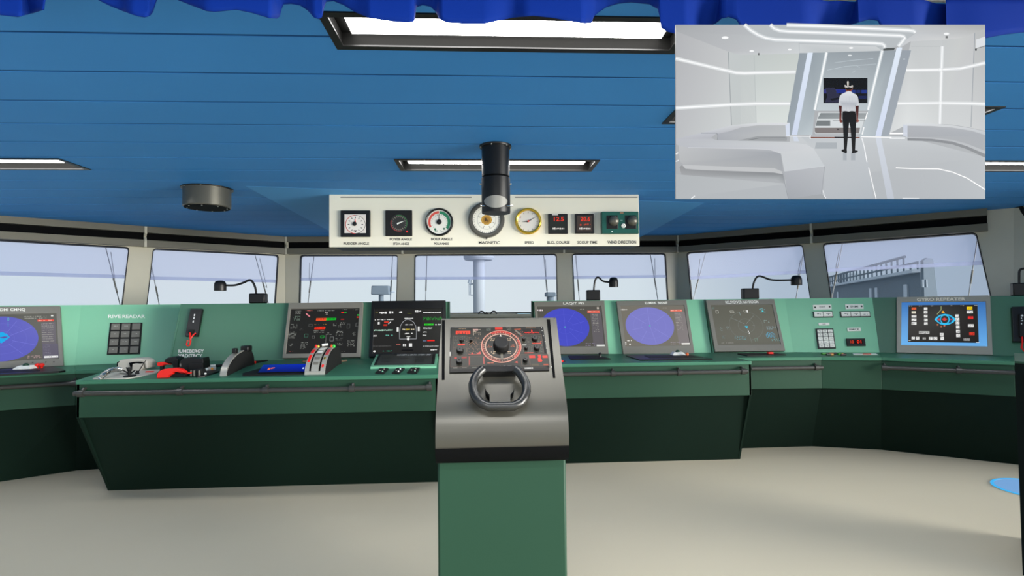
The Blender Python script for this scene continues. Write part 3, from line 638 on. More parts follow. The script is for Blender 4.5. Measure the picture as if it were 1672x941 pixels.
# M4, M5 radars
R4 = (165, 106, 728, 463)
t, fc = monitor('grey radar monitor with a strong blue disc, just right of the helm stand', 'CR', [(871.9, 492.6), (986.8, 491), (994, 578), (879, 578.6)], [(876.5, 500.4), (981.6, 499.4), (988.3, 565.6), (882, 566.4)], R4, title=('LAQIT PIS', 41, 2.6, 71, 7.6))
radar(fc, 395, 292, 212, 167, (72, 78, 196), (84, 82, 76), [(-90, 0, .95), (88, 0, .98), (-60, .3, .9), (-20, .3, .9), (25, .2, .8), (55, .3, .9), (150, .2, .8), (200, .3, .9)], R4)
fc.rect(628, 160, 722, 455, (98, 94, 98), 1).rect(603, 148, 710, 168, (226, 104, 88), 3).dashes(610, 152, 704, 164, 8, (250, 190, 176), 1, L=4, seed=3).rect(690, 116, 706, 134, (200, 190, 178), 3).dashes(640, 178, 690, 335, 6, (170, 168, 160), 12, seed=4).dashes(520, 132, 585, 140, 6, (170, 168, 160), 1, seed=5)
fc.dashes(160, 130, 215, 150, 18, (228, 214, 220), 1, fill=1, seed=6).rect(655, 448, 745, 461, (232, 232, 228), 3).dashes(560, 434, 640, 458, 8, (150, 140, 170), 2, seed=7).ell(395, 292, 7, 6, (80, 170, 190), 4)
fc.build('radar_screen', 'screen', t)
R5_ = (903, 102, 1468, 457)
t, fc = monitor('grey radar monitor with a pale violet disc and black tray below', 'CR', [(1006.7, 491.6), (1120.7, 490), (1134, 577.3), (1017.8, 578.3)], [(1013, 499.6), (1117, 498.2), (1127.3, 563.8), (1021.6, 565.8)], R5_, title=('ELMRK BANE', 40, 2.6, 72, 7.2))
radar(fc, 1140, 282, 212, 166, (126, 126, 200), (118, 114, 104), [(-90, 0, .95), (80, 0, .98), (-140, .2, .9), (-40, .3, .9), (40, .2, .9), (120, .3, .9), (165, .3, .8)], R5_)  # reflected light is put into these paler screen colours
fc.rect(1372, 160, 1468, 440, (128, 122, 122), 1).rect(1340, 141, 1445, 158, (228, 118, 100), 3).dashes(1346, 145, 1440, 155, 7, (250, 200, 190), 1, L=4, seed=3).dashes(1375, 172, 1430, 325, 6, (176, 172, 164), 12, seed=4).dashes(1255, 122, 1320, 132, 6, (170, 166, 158), 1, seed=5)
fc.dashes(893, 128, 960, 144, 14, (214, 210, 204), 1, fill=1, seed=6).rect(1395, 436, 1488, 449, (236, 234, 228), 3).dashes(905, 400, 965, 446, 14, (222, 220, 214), 3, fill=.5, seed=8).dashes(1300, 424, 1380, 446, 8, (160, 150, 160), 2, seed=7).ell(1140, 282, 7, 6, (90, 180, 180), 4)
fc.build('radar_screen', 'screen', t)
R6 = (244, 120, 928, 557)
t, fc = monitor('grey navigation monitor with faint cyan marks, below the right gooseneck lamp', 'R2', [(1152.7, 490.4), (1264, 488.5), (1282.4, 573), (1168, 574.6)], [(1160.6, 498.2), (1261, 497.4), (1275, 562.4), (1172.2, 563.5)], R6, title=('RELSYEYVER NAVIRDOM', 28, 2.2, 76, 7.8))
fc.rect(*R6, (96, 96, 86), 0)  # base grey lightened to carry the glare on the screen
cy = (90, 190, 205)
for rx in (90, 185): fc.ring(596, 350, rx, rx * .85, 3, (112, 118, 112), 1)
fc.line([(440, 260), (580, 330)], 4, (128, 134, 130), 2).line([(600, 330), (700, 240)], 4, (128, 134, 130), 2).line([(548, 200), (556, 240)], 4, (140, 160, 160), 2).line([(596, 350), (622, 540)], 3, (120, 128, 122), 2)
fc.poly([(578, 358), (588, 352), (596, 360), (606, 352), (614, 362), (596, 380)], (60, 190, 220), 3).ell(607, 412, 6, 6, Wt, 3, 10).ell(615, 432, 6, 6, Wt, 3, 10).rect(632, 178, 646, 206, Wt, 3)
fc.line([(290, 180), (318, 180), (318, 210), (290, 210), (290, 180)], 5, (170, 170, 160), 2).line([(446, 186), (486, 186), (490, 206), (450, 206), (446, 186)], 5, (170, 170, 160), 2).line([(602, 178), (624, 178), (624, 200), (602, 200), (602, 178)], 4, (170, 170, 160), 2)
fc.dashes(775, 155, 845, 205, 12, (110, 175, 180), 4, seed=2, fill=.5).rect(802, 186, 818, 200, (70, 210, 220), 3).dashes(800, 290, 860, 322, 10, (130, 150, 146), 3, seed=3).dashes(815, 358, 915, 396, 14, (120, 140, 145), 3, seed=4)
for k in range(5): fc.ring(805 + k * 18, 460 - (k % 2) * 14, 13, 24, 5, (80, 160, 190), 3, n=14)
for x, y, wv, r, cc, sd in ((220, 142, 60, 2, (110, 150, 150), 5), (300, 365, 30, 4, (130, 150, 146), 6), (375, 358, 30, 5, (130, 150, 150), 7), (310, 455, 34, 3, (100, 150, 160), 8), (290, 530, 130, 1, (150, 150, 142), 9), (655, 490, 36, 3, (120, 170, 150), 10), (840, 490, 95, 3, (110, 180, 180), 11), (445, 462, 140, 4, (100, 160, 170), 12), (655, 345, 60, 1, (130, 134, 128), 13), (430, 230, 40, 1, (120, 140, 150), 14)):
    fc.dashes(x, y, x + wv, y + 10 * r, 7, cc, r, seed=sd, fill=.45)
fc.build('navigation_screen', 'screen', t)
# M7 gyro repeater
R7 = (60, 115, 1316, 762)
t, fc = monitor('wide grey gyro repeater monitor with a bright blue border and cyan eye shape', 'R4', [(1464.3, 485.4), (1617, 482.3), (1621, 579.8), (1464.3, 575.7)], [(1472, 493.5), (1610, 492), (1613.2, 565.8), (1471, 563.6)], R7, mbez='bezel2', title=('GYRO REPEATER', 22.5, 2.6, 74.5, 8.4), tcol=(240, 232, 214))
fc.poly([(60, 115), (1316, 115), (1316, 762), (60, 762)], [(58, 116, 186), (54, 108, 178), (104, 172, 232), (104, 176, 236)], 0).rect(170, 160, 1196, 712, (34, 32, 29), 1)
fc.poly([(565, 376), (600, 340), (650, 308), (720, 294), (790, 306), (850, 344), (882, 378), (840, 425), (780, 452), (720, 462), (650, 446), (600, 410)], (30, 186, 236), 2)
fc.poly([(600, 376), (640, 335), (670, 322), (650, 376), (668, 432), (630, 416)], (12, 60, 100), 3).poly([(842, 376), (810, 336), (772, 322), (794, 376), (770, 436), (812, 420)], (12, 60, 100), 3)
fc.ell(718, 376, 56, 56, (26, 24, 24), 3).poly([(676, 376), (712, 350), (758, 376), (712, 400)], (206, 40, 30), 4).poly([(605, 378), (640, 360), (652, 378), (640, 394)], (206, 50, 40), 4).poly([(800, 372), (852, 376), (800, 386)], (206, 50, 40), 4)
fc.line([(668, 180), (668, 230), (606, 300)], 9, (170, 180, 120), 2).poly([(674, 284), (680, 250), (706, 250), (722, 282)], (226, 160, 30), 2)
for i, (x, y, a, b, cc) in enumerate([(222, 196, 70, 34, (226, 90, 40)), (222, 252, 66, 36, (220, 214, 196)), (222, 312, 72, 36, Wt), (222, 364, 72, 38, Wt), (222, 416, 74, 42, Wt), (410, 196, 52, 36, Wt), (408, 248, 54, 40, Wt), (410, 306, 52, 40, Wt), (412, 366, 52, 40, Wt), (412, 420, 52, 38, Wt), (876, 304, 48, 38, Wt), (876, 352, 54, 46, Wt), (878, 408, 52, 42, Wt), (880, 466, 52, 46, Wt), (880, 528, 54, 44, Wt), (880, 586, 56, 48, Wt), (1042, 190, 80, 42, (240, 206, 20)), (1040, 250, 88, 38, Wt), (1054, 332, 76, 38, (226, 44, 40)), (1052, 446, 80, 42, Wt), (1068, 562, 72, 40, (236, 60, 40)), (224, 636, 50, 38, Wt), (292, 636, 48, 40, Wt), (390, 644, 48, 28, (160, 160, 158)), (484, 636, 52, 40, Wt), (550, 636, 56, 42, Wt), (646, 576, 52, 40, Wt), (652, 628, 50, 50, Wt), (334, 552, 156, 40, (190, 190, 188)), (984, 648, 88, 36, (150, 150, 148))]):
    dk = tuple(int(v * .25) for v in cc); fc.rect(x, y, x + a, y + b, cc, 2); fc.dashes(x + 5, y + 6, x + a - 5, y + b - 4, 9, dk, max(2, int(b / 13)), fill=.42, seed=50 + i, L=3)
for x in (176, 330, 500, 780, 955, 1148): fc.dashes(x, 168, x + 50, 182, 11, (190, 190, 186), 1, seed=x, fill=.8)
fc.dashes(178, 686, 212, 700, 11, (220, 220, 216), 1, seed=5, fill=1).dashes(1156, 700, 1206, 716, 12, (220, 220, 216), 1, seed=6, fill=1)
for x, y in ((612, 456), (666, 484), (712, 470)): fc.ell(x, y, 14, 12, (190, 110, 70), 2, 10)
fc.build('gyro_screen', 'screen', t)
# ------------------------------------------------------------------ panel fittings
def onS(key, px, py, off=0.):
    P, n = SURF[key]; return onplane(px, py, P + n * off, n)
def pad(name, lb, cat, key, outer, m, h, rows, cols, keym, inset=(.06, .05), gap=.22, group=None, ink=True):
    P, n = SURF[key]; q = [onS(key, *p, h) for p in outer]; c = sum(q, V((0, 0, 0))) / 4 - n * h
    t = thing(name, lb, cat, c, group)
    mb = MB(); mb.prism(q, -n * (h + .003)); mb.build('backplate', m, t, bevel=.002, smooth=False)
    def bl(a, b): return (q[0] * (1 - a) + q[1] * a) * (1 - b) + (q[3] * (1 - a) + q[2] * a) * b
    cw, ch = (1 - 2 * inset[0]) / cols, (1 - 2 * inset[1]) / rows; k = 0
    for r in range(rows):
        for cidx in range(cols):
            a0 = inset[0] + cw * (cidx + gap / 2); b0 = inset[1] + ch * (r + gap / 2); a1, b1 = a0 + cw * (1 - gap), b0 + ch * (1 - gap)
            mb = MB(); mb.prism([bl(a, b) + n * .009 for a, b in ((a0, b0), (a1, b0), (a1, b1), (a0, b1))], -n * .0095); kk = mb.build('key', keym, t, bevel=.002, smooth=False)
            if ink:
                f = Face([bl(a, b) + n * .0092 for a, b in ((a0, b0), (a1, b0), (a1, b1), (a0, b1))], (0, 0, 10, 10), n); col = (60, 60, 56) if keym == 'white' else (170, 168, 160)
                f.dashes(3, 3.5, 7.5, 7, 1.6, col, 2 if keym == 'white' else 1, seed=k + 3, fill=.55, cw=1.2); f.build('key_mark', 'ink', kk)
            k += 1
    return t
pad('keypad', 'dark grey twelve key keypad on the left wing console', 'keypad', 'L3', [(179.8, 527.3), (232.6, 526.8), (228.3, 578.2), (174.3, 579.4)], 'softblack', .008, 4, 3, 'key', (.02, .01), .20)
def lettering(lb, key, lines, col=(240, 242, 238)):
    P, n = SURF[key]; x0 = min(l[1] for l in lines); x1 = max(l[3] for l in lines); y0 = min(l[2] for l in lines); y1 = max(l[4] for l in lines)
    f = Face([onS(key, x0, y0, .0008), onS(key, x1, y0, .0008), onS(key, x1, y1, .0008), onS(key, x0, y1, .0008)], (x0, y0, x1, y1), n)
    for s, a, b, c, d in lines: f.text(s, a, b, c, d, col, 1)
    o = f.mb.build('sign_lettering', 'ink', None, smooth=False); tag(o, lb, 'lettering', 'white lettering on the consoles'); return o
lettering('white lettering above the dark twelve key keypad', 'L3', [('RIVE', 176.5, 514, 197.5, 519.6), ('READAR', 199.5, 514, 237, 519.6)])
lettering('two lines of white lettering below the black emergency box', 'CL', [('IUMEBERGY', 291.5, 571, 333, 576.2), ('VADITBCY', 291, 578.3, 330.5, 583.8)])
P, n = SURF['CL']; q = [onS('CL', *p, .03) for p in ((310.8, 504.2), (330.8, 504.2), (322.4, 548.8), (302, 549))]
t = thing('emergency_box', 'slanted black emergency call box with a red lanyard', 'box', sum(q, V((0, 0, 0))) / 4 - n * .03)
mb = MB(); mb.prism(q, -n * .033); mb.build('case', 'blackp', t, bevel=.004, smooth=False)
f = Face(q, (0, 0, 10, 10), n)
for y in (2, 3.1, 4.4): f.rect(4.0, y, 4.9, y + .75, (240, 240, 238), 2)
f.build('indicator_marks', 'ink', t)
mb = MB(); mb.tube([onS('CL', *p, .042) for p in ((319.5, 544), (316, 547), (312, 552), (310, 558), (306, 556), (304.5, 563), (306, 565.3), (309.5, 564.5), (311.4, 557), (310, 553), (310.5, 547), (310, 543.5))], .007, 8); mb.build('lanyard', 'red', t)
mb = MB(); mb.prism([onS('CL', *p, .04) for p in ((308, 538), (317, 538), (315, 544), (306, 544))], -n * .012); mb.build('latch', 'softblack', t, bevel=.002, smooth=False)
# right wing fittings
KG = 'white key groups on the right wing console'
pad('push_button_block', 'pair of white push buttons under the left white label plate', 'buttons', 'R3', [(1327.2, 508.8), (1359.4, 508.2), (1361, 518.2), (1328.4, 518.8)], 'blackp', .006, 1, 2, 'white', (.03, .1), .06, KG)
pad('push_button_block', 'row of three white push buttons under the right white label plate', 'buttons', 'R3', [(1371.4, 508.4), (1420, 508), (1422, 517.6), (1373, 518.3)], 'blackp', .006, 1, 3, 'white', (.02, .1), .06, KG)
pad('keypad', 'white fifteen key keypad on the right wing console', 'keypad', 'R3', [(1331.6, 536.8), (1360.6, 536.4), (1365.2, 569.4), (1335.8, 569.8)], 'blackp', .006, 5, 3, 'white', (.05, .05), .14)
def plate(lb, key, q4, txt, tx, marks=True):
    P, n = SURF[key]; q = [onS(key, *p, .004) for p in q4]; t = thing('label_plate', lb, 'label plate', sum(q, V((0, 0, 0))) / 4, 'white label plates on the right wing console')
    mb = MB(); mb.prism(q, -n * .006); mb.build('plate_body', 'white', t, smooth=False)
    f = Face(q, (0, 0, 100, 30), n); f.text(txt, *tx, (70, 76, 70), 1)
    if marks: f.ell(11, 16, 5, 6, (30, 50, 36), 1, 12).ell(90, 14, 5, 6, (20, 24, 20), 1, 12)
    f.build('plate_print', 'ink', t)
plate('white label plate with two dark dots above the pair of push buttons', 'R3', [(1327.3, 498), (1357.2, 497.4), (1358, 505.2), (1328, 505.8)], 'EXIT', (35, 9, 66, 21))
plate('white label plate with two dark dots above the row of three push buttons', 'R3', [(1380, 497.2), (1409.4, 496.8), (1410.4, 504.5), (1381, 505)], 'ENMI', (28, 9, 70, 21))
plate('small blank looking white label above the white fifteen key keypad', 'R3', [(1336.3, 527.4), (1354, 527), (1354.6, 531.3), (1337, 531.6)], 'AGS', (35, 9, 65, 21), False)
plate('small white label above the red digit display on the right wing', 'R3', [(1383.5, 535.6), (1405.2, 535), (1406, 540.8), (1384.2, 541.3)], 'BMCE', (12, 7, 88, 23), False)
q4 = [(1381.8, 553), (1412.4, 552.6), (1414, 565), (1383.4, 565.4)]; P, n = SURF['R3']; q = [onS('R3', *p, .008) for p in q4]
t = thing('digit_display', 'small black digit display with red digits on the right wing', 'display', sum(q, V((0, 0, 0))) / 4)
mb = MB(); mb.prism(q, -n * .01); mb.build('display_case', 'softblack', t, bevel=.002, smooth=False)
f = Face(q, (0, 0, 100, 40), n); f.rect(18, 8, 84, 28, (12, 8, 8), 1).text('10', 20, 10, 38, 26, (200, 60, 30), 2).text('01', 54, 10, 78, 26, (240, 50, 20), 2); f.build('display_digits', 'screen', t)
q = [onS('R5', *p, .05) for p in ((1652.5, 501), (1690, 500), (1693, 559), (1654.8, 557.5))]; P, n = SURF['R5']
t = thing('handset_box', 'black handset box with a red cord cut off by the right edge', 'box', sum(q, V((0, 0, 0))) / 4 - n * .05)
mb = MB(); mb.prism(q, -n * .053); mb.build('case', 'blackp', t, bevel=.004, smooth=False)
mb = MB(); mb.prism([onS('R5', *p, .08) for p in ((1664, 512), (1684, 512), (1685, 550), (1665, 550))], -n * .03); mb.build('handset', 'softblack', t, bevel=.006)
f = Face([onS('R5', *p, .081) for p in ((1667, 514), (1671, 514), (1671, 530), (1667, 530))], (0, 0, 10, 10), n); f.dashes(0, 0, 10, 10, 2, (235, 235, 232), 4, seed=3, fill=.8, cw=4); f.build('handset_print', 'ink', t)
mb = MB(); mb.tube([onS('R5', *p, .07) for p in ((1669, 548), (1669.5, 560), (1668, 568), (1673, 574))], .008, 8); mb.build('cord', 'red', t)
# ------------------------------------------------------------------ helm stand
HX0, HX1 = -.204, .350
t = thing('helm_stand', 'helm stand in the middle with grey sloped hood on a green column', 'helm', ((HX0 + HX1) / 2, 2.65, 0))
mb = MB(); mb.box((HX0, 2.40, 0), (HX1, 2.92, .987)); mb.build('column', 'green', t, bevel=.010)
prof = [(2.66, 1.588), (2.365, 1.246)] + [(2.295 + .105 - .105 * math.cos(a) , 1.105 + .14 * math.sin(a)) for a in [math.radians(d) for d in range(72, -91, -9)]]
prof = [(2.662, 1.586), (2.372, 1.252), (2.345, 1.220), (2.325, 1.188), (2.311, 1.155), (2.303, 1.12), (2.302, 1.085), (2.307, 1.05), (2.318, 1.022), (2.336, 1.003), (2.360, .991), (2.385, .987), (2.94, .987), (2.97, 1.50), (2.90, 1.575), (2.70, 1.588)]
mb = MB(); mb.prism([(HX0, y, z) for y, z in prof], (HX1 - HX0, 0, 0)); mb.build('hood', 'steel', t, ang=26)
HP = V((0, 2.662, 1.586)); hn = V((0, -.334, .290)).normalized()
def onH(px, py, off=0.): return onplane(px, py, HP + hn * off, hn)
for q in ([(721.6, 523), (726.6, 523), (725.8, 620), (721.4, 620)], [(892.6, 522), (898, 522), (906.8, 617), (903.0, 617)]):
    mb = MB(); mb.prism([onH(*p, .0025) for p in q], -hn * .01); mb.build('side_slot', 'recess', t, smooth=False)
mb = MB(); mb.prism([(HX0 - .0015, y, z) for y, z in [(2.299, 1.062), (2.304, 1.044), (2.316, 1.018), (2.334, .999), (2.358, .988), (2.385, .984), (2.40, .984), (2.40, 1.062)]], (HX1 - HX0 + .003, 0, 0)); mb.build('underside_shade_band', 'recess', t, ang=40)  # black band added for the shade under the hood lip
q4 = [(735.8, 534.6), (887, 533.6), (897, 604.8), (733.6, 608.6)]
mb = MB(); mb.prism([onH(*p, .006) for p in q4], -hn * .012); pn = mb.build('instrument_panel', 'softblack', t, bevel=.002, smooth=False)
RH = (95, 140, 1545, 815); f = Face([onH(*p, .0064) for p in q4], RH, hn, .0004)
Ol, Rd, Pk, Tn = (44, 44, 38), (236, 48, 30), (226, 120, 104), (176, 150, 120)
f.rect(108, 152, 1500, 790, (42, 43, 38), 0).rect(640, 700, 1040, 790, (26, 26, 25), .5).rect(100, 775, 1540, 812, (14, 14, 14), .5)
f.ell(862, 450, 305, 248, (48, 42, 38), 1, 64).ring(866, 446, 306, 248, 16, (232, 160, 140), 2, n=64).ring(866, 446, 288, 232, 44, (74, 52, 44), 1.5, n=64).ring(866, 446, 246, 196, 14, (240, 190, 168), 2, n=64).ell(866, 446, 232, 186, (30, 30, 27), 2, 64)
f.ring(866, 446, 296, 240, 34, (206, 64, 54), 2.2, 240, 305).ring(866, 446, 296, 240, 30, (204, 70, 60), 2.2, -25, 50).ring(866, 446, 290, 234, 26, (150, 60, 52), 2.1, 95, 190)
for k in range(40):
    a = 2 * PI * k / 40; f.line([(866 + 256 * math.cos(a), 446 + 206 * math.sin(a)), (866 + (272 if k % 5 else 284) * math.cos(a), 446 + (219 if k % 5 else 229) * math.sin(a))], 6, (228, 196, 176), 3)
for k in range(8):
    a = math.radians(45 * k - 90); x, y = 866 + 176 * math.cos(a), 446 + 140 * math.sin(a)
    if k in (0,): f.poly([(848, 296), (868, 258), (880, 296)], (232, 228, 218), 3).rect(832, 312, 896, 322, (200, 190, 170), 3)
    elif k == 4: f.rect(848, 560, 884, 640, (120, 116, 104), 3)
    else: f.dashes(x - 34, y - 22, x + 34, y + 18, 16, (216, 190, 158) if k % 2 else (230, 120, 80), 2, seed=k, fill=.75, L=3, cw=12)
f.dashes(176, 202, 400, 262, 56, (250, 60, 36), 1, fill=1, cw=36, seed=9).rect(176, 202, 400, 214, (250, 70, 44), 2.5).rect(1215, 180, 1468, 262, (24, 8, 6), 1).dashes(1240, 222, 1462, 252, 28, (240, 40, 24), 1, fill=.95, cw=20, seed=4, L=2).rect(1346, 192, 1366, 236, (246, 48, 30), 2.5)
f.rect(786, 146, 902, 184, Rd, 2).dashes(224, 158, 334, 180, 16, Tn, 1, seed=2, fill=1).dashes(1272, 142, 1422, 168, 10, (150, 120, 96), 2, seed=3, fill=1).dashes(440, 176, 560, 270, 16, (210, 190, 170), 4, seed=6, fill=.5).rect(440, 176, 520, 200, (226, 180, 170), 2.2)
f.rect(650, 160, 720, 205, (70, 78, 72), 2).dashes(650, 160, 720, 205, 9, (140, 140, 128), 3, seed=5, L=2.5, fill=.5).dashes(965, 150, 1040, 205, 9, (140, 140, 128), 4, seed=15, L=2, fill=.5).line([(1085, 185), (1190, 180)], 10, (200, 90, 60), 2).line([(1100, 200), (1180, 270)], 24, (130, 130, 120), 2).dashes(1080, 190, 1230, 320, 14, (206, 96, 76), 5, seed=8, fill=.4, L=2.5)
for x0, y0, x1, y1 in ((140, 280, 356, 450), (140, 460, 350, 570), (110, 588, 370, 740), (380, 588, 600, 730), (1150, 575, 1270, 745), (1280, 575, 1560, 750), (1170, 268, 1500, 555)):
    f.rect(x0, y0, x1, y1, (56, 56, 50), .8); f.line([(x0, y0), (x1, y0), (x1, y1), (x0, y1), (x0, y0)], 5, (104, 84, 72), 1.2)
f.rect(210, 402, 318, 424, (240, 70, 52), 2).rect(1340, 400, 1480, 420, (214, 70, 54), 2).rect(1465, 376, 1486, 392, (220, 80, 60), 2).rect(160, 598, 200, 622, (196, 50, 38), 2).rect(270, 594, 345, 618, (160, 44, 38), 2).rect(376, 590, 392, 716, (170, 70, 64), 2).rect(590, 600, 604, 706, (206, 90, 84), 2).poly([(410, 556), (428, 532), (448, 556)], (230, 80, 60), 2).poly([(490, 556), (548, 520), (556, 556)], (226, 90, 80), 2).rect(372, 556, 556, 566, (170, 80, 70), 2).rect(1210, 546, 1340, 560, (206, 84, 62), 2)
f.rect(1272, 592, 1360, 634, (226, 44, 30), 2).rect(1470, 598, 1546, 634, (236, 60, 40), 2).poly([(1400, 588), (1448, 584), (1454, 612), (1440, 630), (1462, 676), (1448, 690), (1398, 688), (1394, 640), (1410, 625)], (244, 52, 30), 2).rect(1470, 722, 1540, 742, (190, 80, 50), 2).rect(1290, 716, 1400, 746, (88, 80, 62), 2)
f.dashes(335, 300, 560, 560, 11, (150, 116, 92), 14, seed=21, fill=.35, L=1.5).line([(380, 420), (430, 372), (470, 420)], 6, (170, 130, 104), 2).line([(470, 372), (520, 420)], 6, (160, 120, 100), 2).dashes(1190, 300, 1490, 540, 10, (110, 110, 94), 14, seed=22, fill=.4, L=1.5).dashes(150, 290, 320, 390, 9, (120, 124, 112), 6, seed=23, fill=.35, L=1.5).rect(1188, 420, 1250, 440, (170, 170, 160), 2)
f.dashes(650, 684, 740, 704, 16, (226, 120, 96), 1, seed=24, fill=1).poly([(1040, 690), (1090, 672), (1092, 704)], (230, 90, 74), 2).dashes(780, 734, 910, 758, 20, (200, 200, 196), 1, seed=25, fill=.8).rect(940, 734, 1000, 744, (110, 112, 110), 2).rect(1185, 770, 1310, 790, (226, 226, 222), 2).dashes(1188, 772, 1306, 788, 14, (40, 40, 40), 1, seed=26, L=2.5, fill=.35).rect(150, 748, 210, 760, (150, 150, 140), 2).rect(280, 748, 345, 758, (120, 120, 112), 2).rect(425, 748, 490, 758, (120, 120, 112), 2).rect(94, 520, 108, 584, (220, 220, 214), 2)
for x, y in ((1522, 160), (1524, 208), (1534, 288), (1548, 384), (1556, 486), (1592, 770)): f.ell(x - 6, y, 6, 9, (214, 214, 208), 2, 8)
f.build('panel_graphics', 'screen', pn)
def hz(zx, zy): return f.pt(zx, zy)
def knob(zx, zy, r, h, m='blackp', ptr=True, lb=None):
    mb = MB(); o = hz(zx, zy); mb.lathe(o, hn, [(r, 0), (r, h * .5), (r * .9, h * .9), (r * .8, h)], 28)
    if ptr: d = (hz(zx, zy - 100) - o).normalized(); s_ = d.cross(hn); mb.obox(o + hn * h - s_ * r * .12, s_ * r * .24, d * r * .8, hn * .004)
    return mb.build('knob', m, t, label=lb)
knob(864, 440, .0365, .03, 'softblack', False, 'large central black knob')
for zx, zy, r in ((266, 362, .0095), (245, 508, .016), (236, 672, .014), (1384, 345, .0145), (1398, 490, .014), (1206, 672, .011), (1216, 355, .008), (1236, 495, .008), (410, 365, .007)): knob(zx, zy, r, .018)
# steering wheel: open ring with a flat bottom, standing off the hood
mb = MB(); Wp = [(788.7, 603), (781.5, 609), (775.6, 617.7), (772, 628), (773, 639.7), (777.3, 650), (785.4, 659), (798, 664.3), (838, 664), (849.5, 658.4), (856, 650), (859.5, 640), (859, 628), (854.3, 617.7), (847.8, 608), (841, 603)]
ring = [onH(x, y, .055) for x, y in Wp]; mb.tube(ring, .0195, 18); wh = mb.build('steering_wheel', 'wheel', t, ang=50)
mb = MB(); mb.prism([onH(x, y, .045) for x, y in ((786, 597), (844, 597), (842, 606.5), (788, 607))], -hn * .044); mb.build('wheel_bracket', 'softblack', wh, bevel=.004)
mb = MB(); mb.prism([onH(x, y, .032) for x, y in ((799.5, 646), (833.5, 646), (833.5, 664), (799.5, 664))], -hn * .031); mb.build('wheel_boss', 'steel', wh, smooth=False)
for pts in ([(791.8, 633.5), (794.5, 639.5), (799.6, 645), (799.4, 649), (793.5, 642.5)], [(839.6, 633.5), (838, 639), (833.4, 645), (833.4, 648.5), (838.2, 641.5)]):
    mb = MB(); mb.prism([onH(x, y, .034) for x, y in pts], -hn * .033); mb.build('wheel_spoke', 'recess', wh, smooth=False)
# ------------------------------------------------------------------ instrument panel hung from the ceiling
PY = 4.43 * K; PN = V((0, -1, 0)); PP = V((0, PY, 0))
a = atY(537.3, 316.5, PY); b = atY(1044.3, 401.6, PY); DEP = .074 * PY; PT = CEIL - .002
t = thing('instrument_panel', 'long cream overhead panel carrying a row of eight gauges', 'panel', ((a.x + b.x) / 2, PY, b.z))
mb = MB(); mb.prism([(a.x, PY, b.z), (b.x, PY, b.z), (b.x, PY, PT), (a.x, PY, PT)], (0, .03, 0)); mb.build('front_board', 'cream', t, bevel=.004)
mb = MB(); mb.prism([(a.x + .03, PY + .031, b.z + .004), (b.x - .012, PY + .031, b.z + .004), (b.x - .012, PY + DEP, b.z + .004), (a.x + .03, PY + DEP, b.z + .004)], (0, 0, PT - b.z - .004)); mb.build('back_box', mat('dark navy case', (40, 48, 64), .6), t, smooth=False)
for x0, x1 in ((556, 770), (841, 1041)):
    p, q = atY(x0, 322, PY), atY(x1, 321, PY); mb = MB(); mb.box((p.x, PY - .003, p.z - .006), (q.x, PY + .002, p.z + .004)); mb.build('trim_line', 'key', t, smooth=False)
rc = (530, 310, 1060, 410); f = Face([atY(rc[0], rc[1], PY - .0015), atY(rc[2], rc[1], PY - .0015), atY(rc[2], rc[3], PY - .0015), atY(rc[0], rc[3], PY - .0015)], rc, PN)
for s, x0, y0, x1, y1 in (('RUDDER ANGLE', 560, 396, 600.6, 400), ('POYEB ANGLE', 634, 388.9, 669.7, 392.8), ('ITDA ANGE', 639.5, 396.4, 665.3, 400.2), ('BOILR ANGLE', 700.4, 388.7, 734.8, 392.7), ('PEILRAMES', 705, 396.4, 729.2, 400), ('MAGNETIC', 777.8, 394, 812, 398.8), ('SPEED', 853, 394.2, 867.9, 398.4), ('BLCL COURSE', 890, 393.8, 927.5, 398.3), ('SCOUP TIME', 940, 393.7, 973, 398.1), ('WIND DIRECTION', 990, 393.2, 1038, 398)):
    f.text(s, x0, y0, x1, y1, (26, 26, 25), 1)
f.build('gauge_lettering', 'ink', t, 'dark lettering under the gauges')
kp = PY / F
def gface(r, off): return Face([atY(r[0], r[1], PY - off), atY(r[2], r[1], PY - off), atY(r[2], r[3], PY - off), atY(r[0], r[3], PY - off)], r, PN, .0006)
def gauge(lb, cx, cy, cat='gauge'): p = atY(cx, cy, PY); return thing('gauge', lb, cat, p, 'gauges on the overhead panel'), p
def sqbox(t, x0, y0, x1, y1, d, m, name='housing'):
    A, B = atY(x0, y0, PY - d), atY(x1, y1, PY - d); mb = MB(); mb.prism([(A.x, PY - d, A.z), (B.x, PY - d, A.z), (B.x, PY - d, B.z), (A.x, PY - d, B.z)], (0, d + .004, 0)); return mb.build(name, m, t, bevel=.006, smooth=False)
def roundbez(t, p, r0, r1, d, m, name='bezel'):
    mb = MB(); mb.lathe(p + V((0, .003, 0)), PN, [(r0, 0), (r0, d * .6), (r0 * .97, d), ((r0 + r1) / 2, d * 1.15), (r1, d * .9), (r1 * .995, d * .45)], 56); return mb.build(name, m, t, ang=50)
BK, WH = (24, 24, 24), (232, 230, 220)
def ticks(f, cx, cy, r, n, l, w, col, a0=0, a1=360, L=3):
    for k in range(n):
        a = math.radians(a0 + (a1 - a0) * k / n); f.line([(cx + r * math.cos(a), cy + r * math.sin(a)), (cx + (r - l) * math.cos(a), cy + (r - l) * math.sin(a))], w, col, L)
def pointer(t, f, cx, cy, ang, l, w, m, back=.2, name='pointer'):
    a = math.radians(ang); d = (math.cos(a), math.sin(a)); nn = (-d[1], d[0]); mb = MB()
    pts = [f.pt(cx - d[0] * l * back + nn[0] * w, cy - d[1] * l * back + nn[1] * w, 5), f.pt(cx + d[0] * l, cy + d[1] * l, 5), f.pt(cx - d[0] * l * back - nn[0] * w, cy - d[1] * l * back - nn[1] * w, 5)]
    mb.prism(pts, PN * .004); mb.build(name, m, t, smooth=False)
